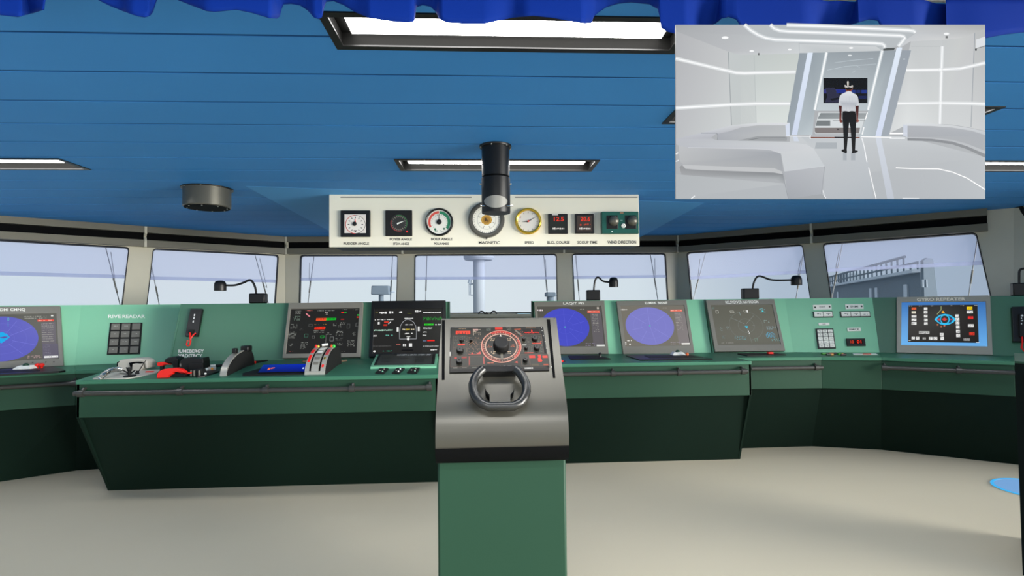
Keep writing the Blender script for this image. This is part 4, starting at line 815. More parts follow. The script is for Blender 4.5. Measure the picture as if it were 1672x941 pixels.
def hub(t, p, r, d, m='blackp', h=.012): mb = MB(); mb.lathe(p + PN * d, PN, [(r, 0), (r, h * .7), (r * .7, h)], 20); mb.build('hub', m, t)
# 1 rudder angle
t, p = gauge('square black gauge with a white face, first from the left on the overhead panel', 580, 365)
sqbox(t, 555.8, 343.4, 604.3, 386.7, .03, 'blackp'); f = gface((562.3, 350, 597.8, 381), .031); cx, cy = 580.4, 366.6
f.rect(562.5, 350.2, 597.6, 380.8, (224, 216, 208), 1).ell(cx, cy, 16.4, 15.2, (66, 56, 54), 1.5).ring(cx, cy, 16.6, 15.4, 1, (196, 56, 48), 2, 90, 270).ell(cx, cy, 15.7, 14.4, (232, 226, 218), 2); ticks(f, cx, cy, 12.6, 12, 2.6, 1.1, BK); f.rect(577.5, 376.3, 583, 378, BK, 3); f.build('dial', 'ink', t)
pointer(t, f, cx, cy, -90, 9, 1.0, 'red'); hub(t, atY(cx, cy, PY), 3.3 * kp, .034)
# 2
t, p = gauge('square charcoal gauge with a dark dial and tiny red lamp on the overhead panel', 651, 364)
sqbox(t, 629, 343.2, 673, 385.6, .02, 'softblack'); f = gface((629, 343, 673, 386), .021); cx, cy = 651.4, 364.6
f.ell(cx, cy, 15, 15, (14, 14, 14), 1).ell(cx, cy, 14, 14, (40, 40, 38), 2).ring(cx, cy, 13.6, 13.6, 1.2, (150, 50, 50), 3, 70, 200).ring(cx, cy, 13.6, 13.6, 1.2, (50, 110, 60), 3, 250, 400); ticks(f, cx, cy, 12, 20, 2.2, .7, (170, 160, 140)); f.rect(660, 375.5, 668, 380.5, (10, 8, 8), 3).ell(664.6, 378.4, 1.5, 1.4, (240, 40, 40), 4, 12); f.build('dial', 'ink', t)
pointer(t, f, cx, cy, -22, 11, 1.4, 'white', .3)
# 3
t, p = gauge('round black gauge with red and green bands on the overhead panel', 717.3, 363)
roundbez(t, p, 22.9 * kp, 19.6 * kp, .03, 'blackp'); f = gface((694, 340, 741, 387), .015); cx, cy = 717.3, 363
f.ell(cx, cy, 20, 20, (228, 226, 216), 1, 48).ring(cx, cy, 18.2, 18.2, 3.8, (214, 84, 70), 2, 150, 268).ring(cx, cy, 18.2, 18.2, 4.8, (36, 128, 90), 2, 272, 400); ticks(f, cx, cy, 13, 16, 1.8, .8, (60, 60, 60), 140, 400); f.ell(710.5, 374.5, 1.9, 1.7, (40, 110, 80), 3, 14).ell(725, 373.7, 2, 1.6, (50, 100, 80), 3, 14).dashes(710, 376, 726, 379.5, 1.4, (60, 110, 90), 2, seed=3); f.build('dial', 'ink', t)
pointer(t, f, cx, cy, -90, 13, .7, 'blackp'); hub(t, atY(cx, cy, PY), 4.2 * kp, .017)
# 4 magnetic compass
t, p = gauge('large round magnetic dial with a gold centre, partly behind the viewing tube', 794.4, 359.3, 'compass')
roundbez(t, p, 29.6 * kp, 22.5 * kp, .035, 'steel'); f = gface((764, 329, 825, 390), .018); cx, cy = 794.4, 359.3
f.ell(cx, cy, 23, 23, (240, 236, 222), 1, 48); ticks(f, cx, cy, 21.5, 36, 1.8, .6, (90, 90, 84)); f.ring(cx, cy, 15.5, 15.5, .6, (170, 170, 160), 2)
for k in range(10): a = 2 * PI * k / 10; f.ell(cx + 6 * math.cos(a), cy + 5.4 * math.sin(a), 3.4, 3, (206, 160, 66), 2, 10)
f.ell(cx, cy, 6, 5.4, (176, 128, 44), 3, 20).ell(cx - 1.5, cy - .5, 2, 3, (70, 50, 24), 4, 10).ell(cx + 2, cy + 1.4, 1.2, 1.8, (84, 60, 30), 4, 10); ticks(f, cx, cy, 14.5, 8, 3.6, .7, (70, 70, 66), 22, 382); f.build('dial', 'ink', t)
mb = MB(); q = atY(794.6, 389.8, PY); mb.tube([q + V((0, .003, 0)), q + PN * .03], .007, 10); mb.build('adjusting_pin', 'blackp', t)
# 5 brass clock
t, p = gauge('round brass rimmed clock face on the overhead panel', 862.4, 361.7, 'clock')
roundbez(t, p, 21.9 * kp, 17.4 * kp, .04, 'gold'); f = gface((840, 340, 885, 384), .02); cx, cy = 862.4, 361.9
f.ell(cx, cy, 17.7, 17.7, (214, 210, 202), 1, 48); ticks(f, cx, cy, 15.6, 12, 2, .9, (70, 70, 68)); f.dashes(847, 354, 851, 356.5, 1.2, (200, 60, 40), 2, seed=2); f.build('dial', 'ink', t)
pointer(t, f, cx, cy, 177, 10, 1.1, 'blackp', .1, 'hour_hand'); pointer(t, f, cx, cy, -31, 15, .8, 'blackp', .15, 'minute_hand'); hub(t, atY(cx, cy, PY), 1.6 * kp, .026, 'red', .006)
# 6, 7 digit displays
for lb, x0, y0, x1, y1, s, ins in (('square black digit gauge reading 12.5 in red on the overhead panel', 895.2, 349.2, 927.7, 381.6, '12.5', (40, 44, 42)), ('square black digit gauge with two red number rows on the overhead panel', 939, 349.2, 970.7, 381.2, '20.6', (66, 58, 54))):
    t, p = gauge(lb, (x0 + x1) / 2, (y0 + y1) / 2, 'display'); sqbox(t, x0, y0, x1, y1, .03, 'blackp'); f = gface((x0, y0, x1, y1), .0305); W_ = x1 - x0
    f.rect(x0 + 3, y0 + 3, x1 - 3.5, y1 - 3, ins, 1).text(s, x0 + W_ * .28, y0 + 5.2, x0 + W_ * .78, y0 + 12, (236, 58, 40), 3).dashes(x0 + W_ * .22, y0 + 22.4, x0 + W_ * .8, y0 + 26, 3.6, (214, 210, 204), 1, seed=3, fill=1, cw=2.4)
    if s == '20.6': f.dashes(x0 + W_ * .25, y0 + 15.8, x0 + W_ * .8, y0 + 19.6, 3.8, (180, 70, 54), 1, seed=5, fill=.9, cw=2.4)
    else: f.rect(x0 + 6, y0 + 1, x0 + 16, y0 + 2.2, (210, 210, 206), 1)
    f.build('digits', 'screen', t)
# 8 wind direction
t, p = gauge('teal box with two ball dials, rightmost on the overhead panel', 1013, 363, 'wind gauge')
sqbox(t, 982.4, 345.6, 1043.6, 381.5, .06, 'teal')
for x0, x1 in ((990, 1009.6), (1020.2, 1039.5)): sqbox(t, x0, 351.4, x1, 374, .063, 'blackp', 'dial_recess')
for cx in (999.8, 1030): mb = MB(); o = atY(cx, 362.4, PY) + PN * .060; r = 8.6 * kp; mb.lathe(o, PN, [(r, 0), (r, .004), (r * .96, r * .25), (r * .8, r * .5), (r * .5, r * .72), (.001, r * .8)], 32); mb.build('ball_dial', 'can', t, ang=60)
f = gface((982, 345, 1044, 382), .0635); f.rect(1012, 347, 1018, 348.6, (170, 120, 90), 2).rect(1013, 359.6, 1016.6, 360.8, (120, 160, 150), 2).ell(999.4, 378.3, 1.4, .8, (230, 232, 226), 2, 10); f.build('marks', 'ink', t)
mb = MB(); o = atY(1015.3, 370.4, PY) + PN * .058; mb.lathe(o, PN, [(3.6 * kp, 0), (3.6 * kp, .012), (2.2 * kp, .016), (2.0 * kp, .008)], 24); mb.build('knob', 'white', t)
# ------------------------------------------------------------------ viewing tube and round cans on the ceiling
TY = 3.08 * K; tp = atY(809, 240, TY); rt = 23.2 * TY / F
t = thing('viewing_tube', 'black periscope tube hanging from the ceiling in front of the gauges', 'periscope', (tp.x, TY, CEIL))
zb = atY(809, 344.5, TY - rt).z; zj = atY(809, 283, TY - rt).z
mb = MB(); mb.lathe(V((tp.x, TY, zj)), (0, 0, 1), [(rt * .985, 0), (rt * .985, CEIL - zj - .012)], 48); mb.build('upper_tube', 'blackp', t)
mb = MB(); mb.lathe(V((tp.x, TY, CEIL - .014)), (0, 0, 1), [(rt * 1.12, 0), (rt * 1.14, .006), (rt * 1.14, .013)], 48); fl_ = mb.build('flange', 'blackp', t)
for k in range(6):
    a = PI * k / 3 + .25; mb = MB(); mb.lathe(V((tp.x + rt * 1.09 * math.cos(a), TY + rt * 1.09 * math.sin(a), CEIL - .019)), (0, 0, 1), [(.005, 0), (.005, .006)], 8); mb.build('bolt', 'silver', fl_)
mb = MB(); mb.lathe(V((tp.x, TY, zj - .012)), (0, 0, 1), [(rt * .97, 0), (rt * .955, .008), (rt * .97, .016)], 48); mb.build('joint_ring', 'recess', t)
mb = MB(); mb.lathe(V((tp.x, TY, zb)), (0, 0, 1), [(rt * 1.0, 0), (rt * 1.015, .01), (rt * 1.015, zj - zb - .014)], 48); lt = mb.build('lower_tube', 'blackp', t)
o = atY(809.5, 329, TY - rt * 1.02); mb = MB(); n_ = 80
pts = [atY(809.4 + 19 * math.cos(2 * PI * k / n_), 329 + 10.3 * math.sin(2 * PI * k / n_), TY) for k in range(n_)]
front = []
for p_ in pts:
    dx = p_.x - tp.x; yy = TY - math.sqrt(max((rt * 1.055) ** 2 - dx * dx, 0)); front.append(V((p_.x * yy / TY, yy, 1.65 + (p_.z - 1.65) * yy / TY)))

for k in range(n_ // 2):
    a0, b0, a1, b1 = front[k], front[(n_ - k) % n_], front[k + 1], front[(n_ - k - 1) % n_]
    mb.add([a0, a1, b1, b0], [[0, 1, 2, 3]]) if 0 < k < n_ // 2 - 1 else mb.add([a0, a1, b1] if k == 0 else [a0, a1, b0], [[0, 1, 2]])
mb.build('eyepiece', mat('grey eyepiece mirror', (150, 148, 140), .35), lt, smooth=False, recalc=True)
for px, s in ((786, 1), (833, -1)):
    q = atY(px + (1.5 if s > 0 else -1.5), 336.3, TY - rt * .8); mb = MB(); mb.tube([q + V((-.012 * (1 if s > 0 else 2.2) * s * -1 * (-1), 0, 0)), q + V((.016 * s, 0, 0))], .0045, 8); mb.build('side_pin', 'chrome', lt)
for px in (785.3, 833.2): q = atY(px, 300.5, TY); mb = MB(); mb.lathe(q - V((.008, 0, 0)), (1, 0, 0), [(.004, 0), (.007, .004), (.007, .012), (.004, .016)], 12); mb.build('side_screw', 'chrome', lt)
def can(lb, px, py0, py1, Y, w, m):
    p = atY(px, py0, Y); r = w / 2 * Y / F; zb = atY(px, py1, Y).z
    t = thing('ceiling_can', lb, 'vent can', (p.x, Y, CEIL), 'round cans under the ceiling')
    mb = MB(); mb.lathe(V((p.x, Y, zb)), (0, 0, 1), [(r * .97, 0), (r, .008), (r, CEIL - zb - .008)], 48); mb.build('can_body', m, t)
    mb = MB(); mb.lathe(V((p.x, Y, CEIL - .009)), (0, 0, 1), [(r * 1.09, 0), (r * 1.09, .008)], 48); fl_ = mb.build('flange', 'blackp', t)
    mb = MB(); mb.lathe(V((p.x, Y, zb - .004)), (0, 0, 1), [(r * .95, 0), (r * .95, .006)], 48); bt = mb.build('bottom_plate', 'recess', t)
    for k in range(8):
        a = PI * k / 4 + .2
        mb = MB(); mb.lathe(V((p.x + r * .84 * math.cos(a), Y + r * .84 * math.sin(a), zb - .007)), (0, 0, 1), [(.006, 0), (.006, .004)], 8); mb.build('bolt', 'silver', bt)
        mb = MB(); mb.lathe(V((p.x + r * 1.05 * math.cos(a), Y + r * 1.05 * math.sin(a), CEIL - .013)), (0, 0, 1), [(.006, 0), (.006, .004)], 8); mb.build('bolt', 'silver', fl_)
can('round gunmetal can under the ceiling, left of the overhead panel', 338.5, 318, 339.5, 4.22 * K, 69, 'can')
can('black round can cut off by the right edge under the ceiling', 1696, 342, 361, 5.0 * K, 66, 'blackp')
# ------------------------------------------------------------------ gooseneck lamps
def splash_top(key, px, py): 
    P, n = SURF[key]; p = atZ(px, py, ZT); return p
def goose(lb, key, b, armp, h, dY=.07):
    P, n = SURF[key]; q0 = onplane((b[0] + b[2]) / 2, 496, P, n); nh = V((n.x, n.y, 0)).normalized(); v = (V((0, 0, 1)) - n * n.z).normalized(); q = P + (q0 - P) + v * ((ZT - q0.z) / v.z) - nh * dY
    pl, pn_ = q, nh
    g = lambda x, y: onplane(x, y, pl, pn_)
    t = thing('gooseneck_lamp', lb, 'lamp', (q.x, q.y, ZT), 'gooseneck lamps on the consoles')
    A, B = g(b[0], b[1]), g(b[2], b[1]); u = (B - A).normalized(); wd = (B - A).length; hh = A.z - ZT
    mb = MB(); mb.prism([V((A.x, A.y, ZT)) + nh * .05, V((B.x, B.y, ZT)) + nh * .05, V((B.x, B.y, A.z)) + nh * .05, V((A.x, A.y, A.z)) + nh * .05], -nh * .10); mb.build('lamp_base', 'blackp', t, bevel=.012)
    pts = [g(*p) for p in armp]; sm_ = []
    for i in range(len(pts) - 1):
        p0 = pts[max(i - 1, 0)]; p1, p2 = pts[i], pts[i + 1]; p3_ = pts[min(i + 2, len(pts) - 1)]
        for k in range(5):
            s = k / 5; sm_.append(.5 * ((2 * p1) + (p2 - p0) * s + (2 * p0 - 5 * p1 + 4 * p2 - p3_) * s * s + (3 * p1 - p0 - 3 * p2 + p3_) * s ** 3))
    sm_.append(pts[-1]); sm_[0] = sm_[0] - V((0, 0, .02))
    mb = MB(); mb.tube(sm_, .0115, 10); mb.build('gooseneck', 'blackp', t)
    if h:
        c = g((h[0] + h[2]) / 2, h[3]); r = (g(h[2], h[3]) - g(h[0], h[3])).length / 2; H = (g(h[0], h[1]) - g(h[0], h[3])).z
        mb = MB(); mb.lathe(V((c.x, c.y, c.z)), (0, 0, 1), [(r * .98, 0), (r, H * .1), (r * 1.0, H * .55), (r * .93, H * .75), (r * .75, H * .92), (r * .4, H)], 28); mb.build('lamp_head', 'blackp', t, ang=60)
goose('gooseneck lamp on the left console, head bent to the left', 'CL', (409, 479.5, 435, 496), [(418.5, 480), (416.5, 469), (412, 460), (407, 457.6), (397, 462), (383, 466), (366, 466)], (350, 458.5, 369, 475))
goose('gooseneck lamp on the radar console, right of the helm stand', 'CR', (957.5, 474, 979, 490), [(969.5, 475), (971, 461), (974, 454), (978, 453.6), (985, 459.5), (997, 461)], (994.5, 453, 1009.3, 469))
goose('gooseneck lamp above the navigation screen, head bent to the right', 'R2', (1211.6, 471.3, 1237, 488), [(1229, 472), (1230.5, 463), (1235, 453.5), (1240, 451), (1246, 452.5), (1262, 457.5), (1295, 457.3)], (1292, 450, 1309, 466))
goose('lamp base cut off by the right edge, with a straight upright stem', 'R5', (1651.3, 462.5, 1684, 476), [(1664, 463), (1664, 452), (1665, 442), (1672, 439), (1690, 441)], (1682, 441, 1702, 460))
# ------------------------------------------------------------------ sill fittings
yc_ = WB[1].y - .07
p = atY(794.5, 522, yc_); t = thing('sighting_stand', 'small black sight with two loops on the front ledge', 'sight', (p.x, yc_, SILL))
mb = MB(); tz = atY(795, 512, yc_).z; mb.lathe(V((p.x, yc_, SILL)), (0, 0, 1), [(.03, 0), (.026, .02), (.014, .03), (.013, tz - SILL - .01), (.008, tz - SILL)], 16); mb.build('post', 'blackp', t)
for dx in (-.075, .11):
    mb = MB(); mb.tube([V((p.x + dx + .045 * math.cos(a), yc_, SILL + .045 * math.sin(a) * 1.0)) for a in [PI * k / 10 for k in range(11)]], .009, 8); mb.build('loop', 'blackp', t)
p = atY(855, 514, yc_ - .02); k_ = yc_ / F
t = thing('small_monitor', 'small grey framed pale blue screen on the front ledge', 'monitor', (p.x, yc_, SILL))
x0, x1 = atY(841.5, 512, yc_).x, atY(869, 512, yc_).x; z1 = atY(850, 510.8, yc_).z; mb = MB(); mb.box((x0, yc_ - .03, SILL), (x1, yc_ + .03, z1)); mb.build('case', 'bezel', t, bevel=.006)
f = Face([(x0 + .03, yc_ - .0305, z1 - .03), (x1 - .03, yc_ - .0305, z1 - .03), (x1 - .03, yc_ - .0305, SILL + .01), (x0 + .03, yc_ - .0305, SILL + .01)], (0, 0, 10, 10), PN); f.poly([(0, 0), (10, 0), (10, 10), (0, 10)], [(190, 216, 228), (176, 208, 222), (120, 180, 205), (130, 190, 214)], 1); f.build('lit_screen', 'screen', t)
# ------------------------------------------------------------------ things on the left console
DN = V((0, -.046, .455)).normalized(); DP = V((0, 4.825, 1.058))
def dk(px, py, off=0.):
    p = onplane(px, py, DP + DN * off, DN)
    if p.y > 5.28: p = atZ(px, py, 1.104 + off)
    return p
def slab(par, name, m, pts, base_py, depth, base_px=None, bevel=.006, dy=0., flat=True):
    """upright block: outline in photo pixels on the vertical plane that stands at the desk point under base_py"""
    bx = base_px if base_px else sum(p[0] for p in pts) / len(pts); Y = dk(bx, base_py).y + dy
    mb = MB(); mb.prism([atY(x, y, Y) for x, y in pts], (0, depth, 0)); return mb.build(name, m, par, bevel=bevel, smooth=False)
# telephone
t = thing('desk_phone', 'light grey desk handset on a pale base plate at the left end of the console', 'phone', dk(205, 612))
mb = MB(); q = [dk(x, y, .010) for x, y in ((151, 618.3), (158, 614), (172, 611), (200, 605), (262, 603.5), (255, 608), (232, 613.5), (205, 618))]; mb.prism(q, -DN * .012); mb.build('base_plate', 'greyp', t, bevel=.004)
mb = MB(); mb.prism([dk(x, y, .0115) for x, y in ((238, 606.2), (252, 605.8), (251, 608), (237, 608.3))], -DN * .001); mb.build('red_label', 'red', t, smooth=False)
hs = slab(t, 'handset', 'greyp', [(190, 603), (190.5, 594), (193, 589.8), (200, 587.3), (214, 585.9), (230, 585.6), (237, 587.6), (241, 592), (241.5, 602), (236.5, 602), (236, 595), (233, 592.5), (226, 591.8), (217, 592.3), (213, 594), (212, 605.8), (200, 606.5)], 606.5, .13, bevel=.016)
slab(hs, 'handset_cradle', 'greyp', [(215, 606), (216, 595), (221, 593.8), (233, 594.4), (232, 602), (228, 607)], 607.2, .10, bevel=.006)
slab(hs, 'hollow', 'recess', [(210.5, 592.6), (216, 591.8), (226, 591), (233, 592), (229, 594.2), (217, 594.6), (215.5, 601), (212.5, 600)], 606.7, .02, bevel=0, dy=-.004)
slab(hs, 'earpiece', 'softblack', [(190, 598.5), (190.5, 592), (194, 590), (195.5, 591), (193, 593.5), (193, 599.5)], 606.7, .02, bevel=.003, dy=-.006)
mb = MB(); c0, c1 = dk(164, 617, .03), dk(197, 604.5, .035); ax = (c1 - c0).normalized(); a_ = ax.cross(V((0, 0, 1))).normalized(); b_ = ax.cross(a_)
mb.tube([c0 + (c1 - c0) * (k / 130) + V((0, 0, .03 * math.sin(PI * k / 130))) + (a_ * math.cos(k * .72) + b_ * math.sin(k * .72)) * .017 for k in range(131)], .006, 6); mb.build('coiled_cord', 'chrome', t)
mb = MB(); o = dk(212, 614.5, .010); mb.lathe(o, DN, [(.05, 0), (.045, .006), (.012, .012), (.011, .05), (.02, .06), (.02, .075)], 16); st = mb.build('stand_foot', 'softblack', t)
for k in range(5):
    a = .6 + k * .62; mb = MB(); mb.tube([o + V((0, 0, .02)), o + V((.07 * math.cos(a), -.02, .02 + .06 * math.sin(a)))], [.008, .004], 6); mb.build('stand_arm', 'softblack', st)
o2 = dk(224, 611, .008); Y = o2.y; mb = MB(); mb.tube([o2, atY(228, 604, Y), atY(232, 598, Y), atY(238.5, 588, Y)], [.005, .004, .004, .003], 8); mb.lathe(o2, (0, 0, 1), [(.018, 0), (.016, .01), (.007, .03)], 12); mb.build('aerial', 'softblack', t)
# red handset set
t = thing('red_handset', 'curved red handset lying on a black pad on the left console', 'phone', dk(278, 615))
slab(t, 'grip', 'red', [(255.6, 618), (255.8, 612), (259, 607), (265, 603.6), (275, 602), (288, 601.4), (296, 603.4), (301, 607), (303.6, 609.8), (309, 608.6), (309, 610.8), (303, 611.3), (300, 610.6), (295, 609.6), (288, 607.8), (282, 608), (281.2, 612), (276, 613.4), (273.4, 617.4)], 618, .05, bevel=.008)
f = Face([atY(262, 604, dk(278, 618).y - .0015), atY(292, 604, dk(278, 618).y - .0015), atY(292, 613, dk(278, 618).y - .0015), atY(262, 613, dk(278, 618).y - .0015)], (0, 0, 30, 9), PN)
f.dashes(9, 2, 20, 5, 3, (60, 10, 8), 1, seed=4, fill=1, cw=2.4).poly([(2, 8), (5, 2.2), (8, 8)], (70, 20, 12), 1).poly([(3.6, 7.2), (5, 4.4), (6.4, 7.2)], (210, 150, 60), 2); f.build('grip_marks', 'ink', t)
slab(t, 'rest_pad', 'softblack', [(274, 617), (282, 609), (300, 609), (303, 615.6), (296, 616.6)], 617, .10, bevel=.004, dy=.012)
t = thing('red_microphone', 'small red bar microphone on a black post behind the red handset', 'microphone', dk(263, 604))
slab(t, 'microphone_head', 'red', [(256, 594), (257, 592.4), (262, 591.6), (272, 591.6), (275, 594.6), (281, 594.5), (280, 595.6), (270, 595.8), (266, 596.4), (265, 598.3), (257, 598)], 605, .06, bevel=.004)
slab(t, 'post', 'blackp', [(261, 606), (260.5, 598), (266, 598), (266, 606)], 606, .03, bevel=.003, base_px=263)
t = thing('black_handset', 'small black desk handset behind the red microphone', 'phone', dk(280, 603))
slab(t, 'body', 'blackp', [(267.5, 592), (269, 586.6), (274, 584.2), (281, 582.9), (287, 583.8), (290.6, 586), (291, 604), (282, 605), (281.5, 597), (279, 594), (272, 593.6)], 605, .12, bevel=.01)
slab(t, 'earpiece', 'softblack', [(282, 604), (282.4, 590), (290, 588), (290.5, 604)], 605, .02, bevel=.003, dy=-.012)
t = thing('black_handset', 'larger black desk handset left of the silver pens', 'phone', dk(313, 606))
slab(t, 'body', 'blackp', [(292.6, 605), (293, 592), (296, 587.6), (302, 585), (312, 584.2), (322, 586.2), (329, 585.6), (330.6, 584), (332, 590), (333, 603), (326, 605), (310, 607.6), (300, 608)], 608, .12, bevel=.012)
slab(t, 'face_panel', 'softblack', [(308, 605.6), (308, 594), (331, 593), (332, 602.4), (324, 604)], 608, .02, bevel=.004, dy=-.016)
slab(t, 'side_key', 'key', [(293, 599), (293, 594), (296, 593.4), (296, 598.8)], 608, .02, bevel=.002, dy=-.008)
t = thing('connector_block', 'ribbed grey block in front of the larger black handset', 'block', dk(319, 615))
slab(t, 'block_body', 'softblack', [(309.6, 614), (309.8, 605), (329, 603), (331, 612), (321, 615.2)], 615.2, .07, bevel=.003)
for x in (310.5, 315.5, 323.6): slab(t, 'rib', 'key', [(x, 614.6), (x - .3, 605.6), (x + 1.6, 604.6), (x + 2.2, 614.8)], 615.2, .02, bevel=.002, dy=-.016)
t = thing('silver_pen', 'upper silver tube lying left of the lever housing', 'pen', dk(350, 599)); a_, b_ = dk(333.5, 599.2, .014), dk(364, 596.8, .014)
mb = MB(); mb.tube([a_, a_ + (b_ - a_) * .6], .014, 12); mb.build('barrel', 'white', t); mb = MB(); mb.tube([a_ + (b_ - a_) * .6, b_], .012, 12); mb.build('cap', 'softblack', t)
t = thing('silver_pen', 'lower pale tube with an orange spot, left of the lever housing', 'pen', dk(345, 605)); a_, b_ = dk(328, 604.6, .018), dk(353, 602.6, .018)
mb = MB(); mb.tube([a_, a_ + (b_ - a_) * .15, a_ + (b_ - a_) * .5], [.006, .014, .018], 12); mb.build('tip', 'white', t); mb = MB(); mb.tube([a_ + (b_ - a_) * .5, b_], .021, 12); mb.build('barrel', 'greyp', t)
mb = MB(); c_ = a_ + (b_ - a_) * .8; mb.lathe(c_ + V((0, -.019, .005)), (0, -1, .2), [(.012, 0), (.010, .005)], 12); mb.build('orange_spot', mat('orange plastic', (236, 150, 40)), t)
t = thing('black_tray', 'black slanted tray with a white knob, under the silver tubes', 'tray', dk(345, 608)); mb = MB(); mb.prism([dk(x, y, .012) for x, y in ((322, 615.5), (332, 605), (360, 601), (358, 606), (335, 613.5))], -DN * .014); mb.build('tray_body', 'blackp', t, bevel=.003, smooth=False)
mb = MB(); mb.lathe(dk(335, 611.5, .010), DN, [(.011, 0), (.012, .008), (.006, .014)], 14); mb.build('knob', 'white', t)
# lever housings
def arc_profile(y0, y1, h, n=14, z0=0., tail=.35):
    pts = [];  L = (y1 - y0)
    for k in range(n + 1):
        a = PI / 2 * k / n; pts.append((y0 + L * .62 * (1 - math.cos(a)), h * math.sin(a)))
    return pts + [(y0 + L * .86, h * .93), (y1 - L * .04, h * .55), (y1, 0)]
def zdesk(y): return 1.058 + (y - 4.825) * .046 / .455 if y < 5.28 else 1.104
def house(t, x0, x1, y0, y1, h, m, name, dz=0., o=0.):
    pr = arc_profile(y0, y1, h); mb = MB(); mb.prism([(x0, y, z + zdesk(y0) * (1 - (y - y0) / (y1 - y0)) + zdesk(y1) * (y - y0) / (y1 - y0) - .004) for y, z in pr], (x1 - x0, 0, 0)); return mb.build(name, m, t, ang=25)
def band(t, x0, x1, y0, y1, h, m, name, o=.004, k0=0, k1=15, side=None):
    pr = arc_profile(y0, y1, h)[k0:k1]; zb_ = lambda y: zdesk(y0) * (1 - (y - y0) / (y1 - y0)) + zdesk(y1) * (y - y0) / (y1 - y0) - .004
    cy_ = y0 + (y1 - y0) * .62; vs = []; n = len(pr)
    for y, z in pr:
        d = V((0, (y - cy_) / ((y1 - y0) * .62), z / h)).normalized() * o; p = V((0, y, z + zb_(y)))
        vs += [p + d + V((x0, 0, 0)), p + d + V((x1, 0, 0)), p - d * 1.5 + V((x1, 0, 0)), p - d * 1.5 + V((x0, 0, 0))]
    fs = [[4 * i + j, 4 * i + (j + 1) % 4, 4 * i + 4 + (j + 1) % 4, 4 * i + 4 + j] for i in range(n - 1) for j in range(4)] + [[3, 2, 1, 0], [4 * n - 4, 4 * n - 3, 4 * n - 2, 4 * n - 1]]
    mb = MB(); mb.add(vs, fs); return mb.build(name, m, t, ang=40, recalc=True)
y0 = dk(365, 614.2).y; xa, xb = dk(359.2, 614.2).x, dk(371, 614.2).x; y1 = y0 + .56; hh = .17
t = thing('lever_housing', 'dark rounded lever housing with a plain silver edge, left one on the console', 'lever', ((xa + xb) / 2, y0 + .2, zdesk(y0)))
house(t, xb - .012, xb + .004, y0 + .006, y1, hh - .004, 'softblack', 'side_cheek'); house(t, xa + .002, xb - .010, y0 + .004, y1, hh - .003, 'softblack', 'core')
band(t, xa, xb - .008, y0, y1, hh, 'silver', 'edge_band', .004, 0, 15)
zt_ = zdesk(y0 + .4) + hh; mb = MB(); mb.box((xa - .0, y0 + .39, zt_ - .035), (xb + .012, y0 + .49, zt_ + .022)); mb.build('lever_head', 'blackp', t, bevel=.012)
mb = MB(); mb.box((xa + .01, y0 + .20, zt_ - .03), (xb - .015, y0 + .24, zt_ + .014)); mb.build('stop_peg', 'blackp', t, bevel=.004)
y0 = dk(515, 612.2).y; xa, xb = dk(497.8, 612.2).x, dk(530.6, 612.2).x; y1 = y0 + .52; hh = .195; W_ = xb - xa
t = thing('lever_housing', 'silver banded lever housing with red marks in front of the alarm monitor', 'lever', ((xa + xb) / 2, y0 + .2, zdesk(y0)))
house(t, xb - .006, xb + .008, y0 + .006, y1, hh - .002, 'softblack', 'side_cheek'); house(t, xa, xb - .006, y0 + .006, y1, hh - .012, 'recess', 'core')
for nm, f0, f1 in (('left_band', 0, .20), ('middle_band', .30, .66), ('right_band', .76, .985)): band(t, xa + W_ * f0, xa + W_ * f1, y0, y1, hh, 'silver', nm, .004, 0, 14 if nm != 'middle_band' else 15)
mb = MB(); mb.box((xa, y0 - .002, zdesk(y0) - .006), (xb - .004, y0 + .02, zdesk(y0) + .03)); mb.build('front_lip', 'silver', t, bevel=.004)
yl = lambda z: z
for f0, f1, k0, k1, m_ in ((.05, .16, 5, 6, 'red'), (.04, .17, 6, 8, 'red'), (.03, .17, 9, 11, 'red'), (.80, .95, 8, 11, mat('faded red plate', (186, 70, 70))), (.80, .90, 3, 4, 'red'), (.81, .90, 6, 7, 'gold')):
    band(t, xa + W_ * f0, xa + W_ * f1, y0, y1, hh, m_, 'scale_mark', .0065, k0, k1 + 1)
for k0 in (4, 6, 8, 9, 11): band(t, xa + W_ * .36, xa + W_ * .60, y0, y1, hh, 'white' if k0 > 8 else 'key', 'scale_plate', .0065, k0, k0 + 2)
for x, m_ in ((.06, 'red'), (.16, 'gold'), (.86, mat('orange lamp lens', (240, 90, 30))), (.97, mat('green lamp lens', (40, 180, 60)))):
    mb = MB(); yq = y0 + .30; mb.lathe(V((xa + W_ * x, yq, zdesk(yq) + hh - .012)), (0, -.2, 1), [(.014, 0), (.014, .016), (.008, .026)], 14); mb.build('indicator_lamp', m_, t)
mb = MB(); yq = y0 + .34; zq = zdesk(yq) + hh; mb.tube([(xa + W_ * .44, yq, zq - .02), (xa + W_ * .44, yq + .02, zq + .10)], .011, 10); mb.build('lever_arm', 'softblack', t)
mb = MB(); mb.tube([(xa + W_ * .34, yq - .03, zq + .006), (xa + W_ * .64, yq - .02, zq + .012)], .012, 10); mb.build('lever_grip', 'white', t)
def bar(lb, a, b, r, m): 
    mb = MB(); mb.tube([dk(*a, r + .001), dk(*b, r + .001)], r, 8); o = mb.build('ruler', m, None); return tag(o, lb, 'ruler')
bar('thin brown rod left of the silver banded lever housing', (493.5, 590.6), (506, 589.6), .010, mat('brown wood', (110, 84, 60)))
bar('thin brown rod right of the silver banded lever housing', (557, 590), (566, 588.9), .009, mat('brown wood rod', (104, 88, 70)))
